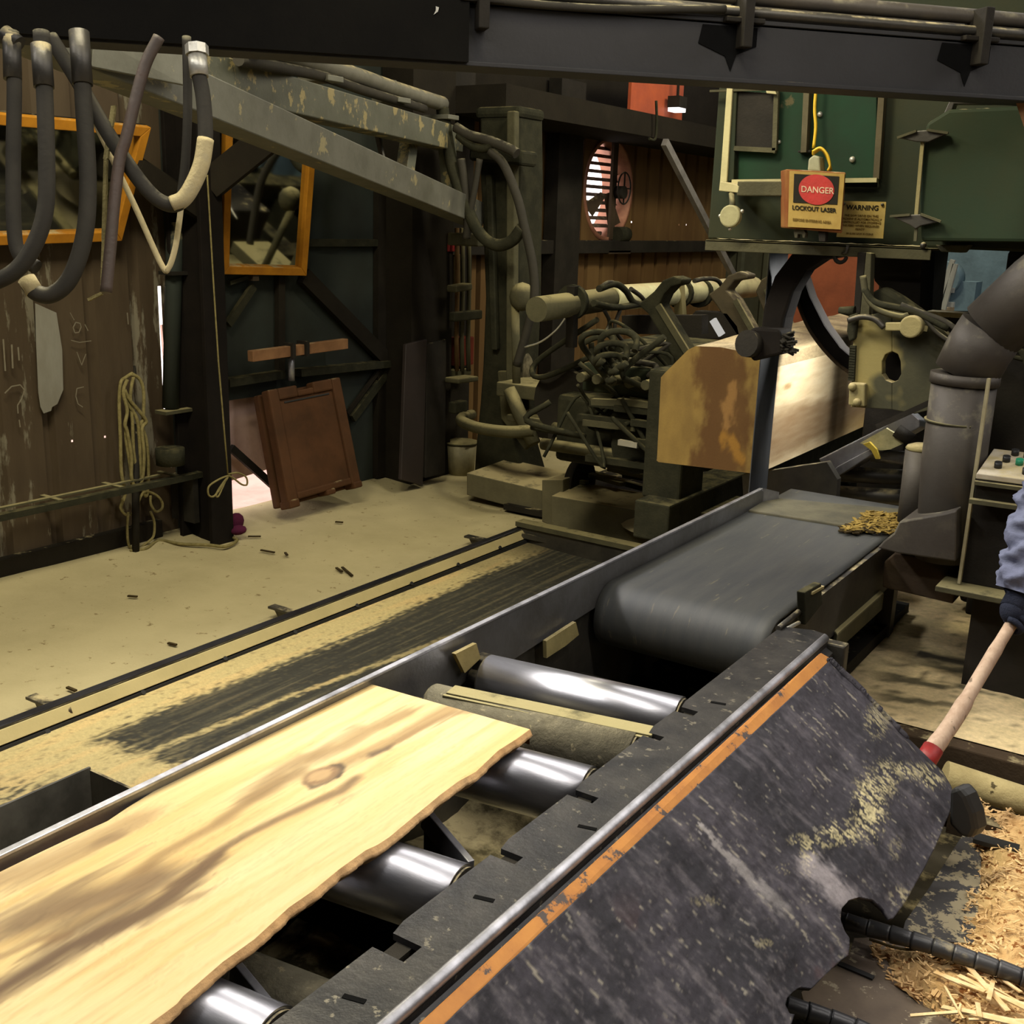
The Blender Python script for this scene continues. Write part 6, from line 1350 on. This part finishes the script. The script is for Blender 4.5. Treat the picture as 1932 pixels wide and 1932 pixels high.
PEL = V((S.x + .40, S.y + .06, 1.30)); 
HD = S + V((-.09, .02, .29)); NK = S + V((-.03, .0, .08))
HR_ = HT + hd_ * .42; ER = SHR + V((-.05, .01, -.27))
legs = {}
person = thing('person', 'worker in grey blue jacket and dark gloves leaning on a shovel, right edge', 'person', (PEL.x, PEL.y, FT))
def skin(name, verts, edges, radii, m_, parent=person, sub=2):
    me = D.meshes.new(name); me.from_pydata([tuple(V(p) - V(person.location)) for p in verts], edges, [])
    o = D.objects.new(name, me); COL.objects.link(o); o.parent = parent; me.materials.append(m_)
    md = o.modifiers.new('skin', 'SKIN'); md.use_smooth_shade = True
    for i, r_ in enumerate(radii):
        q = me.skin_vertices[0].data[i]; q.radius = (r_, r_) if not isinstance(r_, tuple) else r_; q.use_root = (i == 0)
    s_ = o.modifiers.new('sub', 'SUBSURF'); s_.levels = sub; s_.render_levels = sub
    return o
KL, KR = PEL + V((-.16, -.14, -.42)), PEL + V((.10, .16, -.42))
AL, AR = V((KL.x + .06, KL.y - .02, FT + .09)), V((KR.x + .14, KR.y + .02, FT + .09))
WRr = HR_ + V((.05, .03, .02))
sp = PEL + (S - PEL) * .5 + V((0, 0, .05))
vs = [PEL, sp, S, NK, HD, SHL, EL, WR, SHR, ER, WRr, PEL + V((0, -.1, -.04)), KL, AL, PEL + V((0, .1, -.04)), KR, AR]
body = skin('body', vs, [(0, 1), (1, 2), (2, 3), (3, 4), (2, 5), (5, 6), (6, 7), (2, 8), (8, 9), (9, 10), (0, 11), (11, 12), (12, 13), (0, 14), (14, 15), (15, 16)],
     [.10, .10, .095, .052, .07, .05, .038, .03, .05, .038, .03, .07, .05, .04, .07, .05, .04], SKIN)
skin('jacket', [PEL + (PEL - sp) * .75, sp, S, NK - V((0, 0, .02)), SHL, EL, EL + (WR - EL) * .93, SHR, ER, ER + (WRr - ER) * .92], [(0, 1), (1, 2), (2, 3), (2, 4), (4, 5), (5, 6), (2, 7), (7, 8), (8, 9)], [.185, .168, .165, .085, .10, .066, .045, .10, .07, .052], DENIM)
skin('trousers', [PEL + V((0, 0, .02)), PEL + V((0, -.1, -.08)), KL, AL, PEL + V((0, .1, -.08)), KR, AR, PEL + V((-.05, 0, .14))], [(0, 1), (1, 2), (2, 3), (0, 4), (4, 5), (5, 6), (0, 7)], [.155, .12, .085, .075, .12, .085, .075, .15], DARKCLOTH)
for a_ in (AL, AR):
    skin('boot', [a_ + V((0, 0, .1)), a_ + V((.01, 0, -.03)), a_ + V((-.10, 0, -.05)), a_ + V((-.2, 0, -.055))], [(0, 1), (1, 2), (2, 3)], [.06, .055, .048, .035], BOOT)
def sleeve(u, v):   # creased forearm sleeve
    t_ = u; c = EL + (WR - EL) * t_ + V((0, 0, .0)); ax = (WR - EL).normalized(); p1 = ax.cross(V((0, 1, 0))).normalized(); p2 = ax.cross(p1)
    an = 2 * PI * v; fold = .009 * math.sin(u * 22 + 2.2 * math.sin(an + .5) + 5 * fbm(u * 2.5, math.cos(an), math.sin(an))) * sst(0, .1, u) + .008 * fbm(u * 8, math.cos(an) * 2, math.sin(an) * 2)
    r_ = .086 - .030 * t_ * t_ + fold
    return c + (p1 * math.cos(an) + p2 * math.sin(an)) * r_
obj('sleeve', MB().grid(sleeve, 60, 40, True), DENIM, person, keep=False)
def glove(H, W_, nm):
    ax = hd_; tow = (W_ - H); tow = (tow - ax * tow.dot(ax)).normalized(); sd = ax.cross(tow)
    m_ = MB(); r0 = .019
    m_.ball(H + tow * .026, (.034, .034, .040), 14, 10); m_.tube([H + tow * .03, W_ - (W_ - H) * .2, W_ + (W_ - H) * .12], [.034, .034, .040], 14)
    for i in range(4):
        o_ = H + ax * (-.033 + .022 * i); rr = .0105 if i in (1, 2) else .0095; reach = (3.9, 4.3, 4.2, 3.6)[i]
        m_.tube([o_ + (tow * math.cos(t_) + sd * math.sin(t_)) * (r0 + .011) for t_ in [.2 + reach * k / 10 for k in range(11)]], [rr * (1 - .02 * k) for k in range(11)], 8)
    o_ = H + ax * .045
    m_.tube([o_ + tow * .03, o_ + tow * .026 - sd * .02 + ax * .01, o_ - sd * .032 - tow * .004 + ax * .012, o_ - sd * .022 - tow * .024 + ax * .008], [.014, .0125, .0115, .0105], 8)
    return obj(nm, m_, GLOVE, person)
glove(HT, WR, 'glove'); glove(HR_, WRr, 'glove')
# head: face turned down towards the shovel
mb = MB(); mb.ball(HD, (.098, .078, .118), 20, 14); fd = V((-.86, -.1, -.5)).normalized(); sd_ = fd.cross(UPZ).normalized(); ud = sd_.cross(fd)
mb.ball(HD + fd * .045 - ud * .065, (.05, .05, .05), 12, 8); mb.ball(HD + fd * .10 - ud * .012, (.018, .014, .022), 10, 8)
for s_ in (-1, 1): mb.ball(HD + sd_ * (.078 * s_) - fd * .0, (.022, .012, .03), 10, 8)
obj('head', mb, SKIN, person)
for s_ in (-1, 1): obj('eye', MB().ball(HD + fd * .085 + sd_ * (.03 * s_) + ud * .015, .011, 10, 8), HAT, person)
obj('mouth', MB().beam(HD + fd * .094 - sd_ * .02 - ud * .055, HD + fd * .094 + sd_ * .02 - ud * .055, .006, .006), REDBAG, person)
obj('hair', MB().ball(HD - fd * .03 + ud * .02, (.095, .084, .105), 16, 10), HAIR, person)
mb = MB(); mb.grid(lambda u, v: HD + ud * .045 + (fd * math.cos(2 * PI * u) * 1.15 + sd_ * math.sin(2 * PI * u)) * (.108 * math.sin(PI / 2 * v)) + ud * (.105 * math.cos(PI / 2 * v)), 28, 10, True)
mb.prism([HD + ud * .045 + (fd * math.cos(t_) * 1.15 + sd_ * math.sin(t_)) * .108 for t_ in [-1.1 + 2.2 * k / 10 for k in range(11)]] + [HD + ud * .03 + fd * .17 + sd_ * .05, HD + ud * .03 + fd * .17 - sd_ * .05], ud * .004)
obj('hard_hat', mb, HAT, person)

# ================================================================== LIGHT
def area(name, loc, target, sx, sy_, energy, col, spread=None):
    l = D.lights.new(name, 'AREA'); l.shape = 'RECTANGLE'; l.size = sx; l.size_y = sy_; l.energy = energy; l.color = col
    if spread: l.spread = spread
    o = D.objects.new(name, l); COL.objects.link(o); o.location = loc
    o.rotation_euler = (V(target) - V(loc)).to_track_quat('-Z', 'Y').to_euler(); return o
YEL = (1, .91, .66)
area('floor_lamp_bank', (-2.9, 1.9, 4.8), (-3.3, 2.4, 0), 2.0, .5, 225, YEL)
area('roller_lamp_bank', (-1.3, .55, 3.6), (-1.35, 1.4, .9), 2.0, .22, 30, (1, .96, .92))
area('roller_lamp_bank', (-3.9, 1.5, 4.0), (-1.3, 2.0, .9), 2.6, .18, 44, (1, .96, .93), 1.6)
area('roller_lamp_bank', (-3.9, 3.3, 4.2), (-1.3, 2.2, .9), 2.6, .18, 34, (1, .96, .93), 1.6)
area('saw_fill', (-1.27, 4.98, 1.83), (-1.72, 4.80, 1.25), .12, .07, 9.5, (1, .97, .90), 2.1)  # light of the added lamp under the cabinet
area('cabinet_lamp', (-1.2, 2.2, 3.6), (-1.4, 4.4, 2.0), .5, .25, 10, YEL)
area('far_wall_fill', (-2.2, 8.6, 4.6), (-5.2, 9.6, 1.6), 1.6, .5, 85, YEL)  # added out of sight to lift the far wall
area('carriage_fill', (-2.6, 5.8, 4.4), (-3.2, 6.9, 1.5), .6, .3, 42, YEL)  # added to brighten the pale tube; no fixture built
area('end_wall_fill', (.5, 11.2, 5.2), (.5, 13, 5.0), 1.5, .4, 200, (1, .98, .94))  # added unseen to brighten the high grey boards
o = area('edge_glint_light', (1.3, 5.6, 4.3), (1.3, 5.6, 0), 5.0, .16, 130, (1, .95, .90)); o.rotation_euler = (Vector((-.35, 0, -1))).to_track_quat('-Z', 'X').to_euler()  # unseen strip added to draw the glint along the bent edge
o = area('chips_fill', (.75, 2.0, 3.6), (-.2, 2.3, .4), 3.0, .14, 50, (1, .94, .87)); o.rotation_euler = (Vector((-.3, 0, -1))).to_track_quat('-Z', 'X').to_euler()  # unseen strip light, turned and narrowed to brighten the bent edge

SC.view_settings.view_transform = 'Standard'; SC.view_settings.look = 'None'; SC.view_settings.exposure = 0.; SC.view_settings.gamma = 1.
SC.view_settings.use_curve_mapping = False
SC.cycles.use_denoising = True
SC.cycles.max_bounces = 6; SC.cycles.sample_clamp_indirect = 4.0; SC.cycles.sample_clamp_direct = 0
SC.cycles.caustics_reflective = False; SC.cycles.caustics_refractive = False
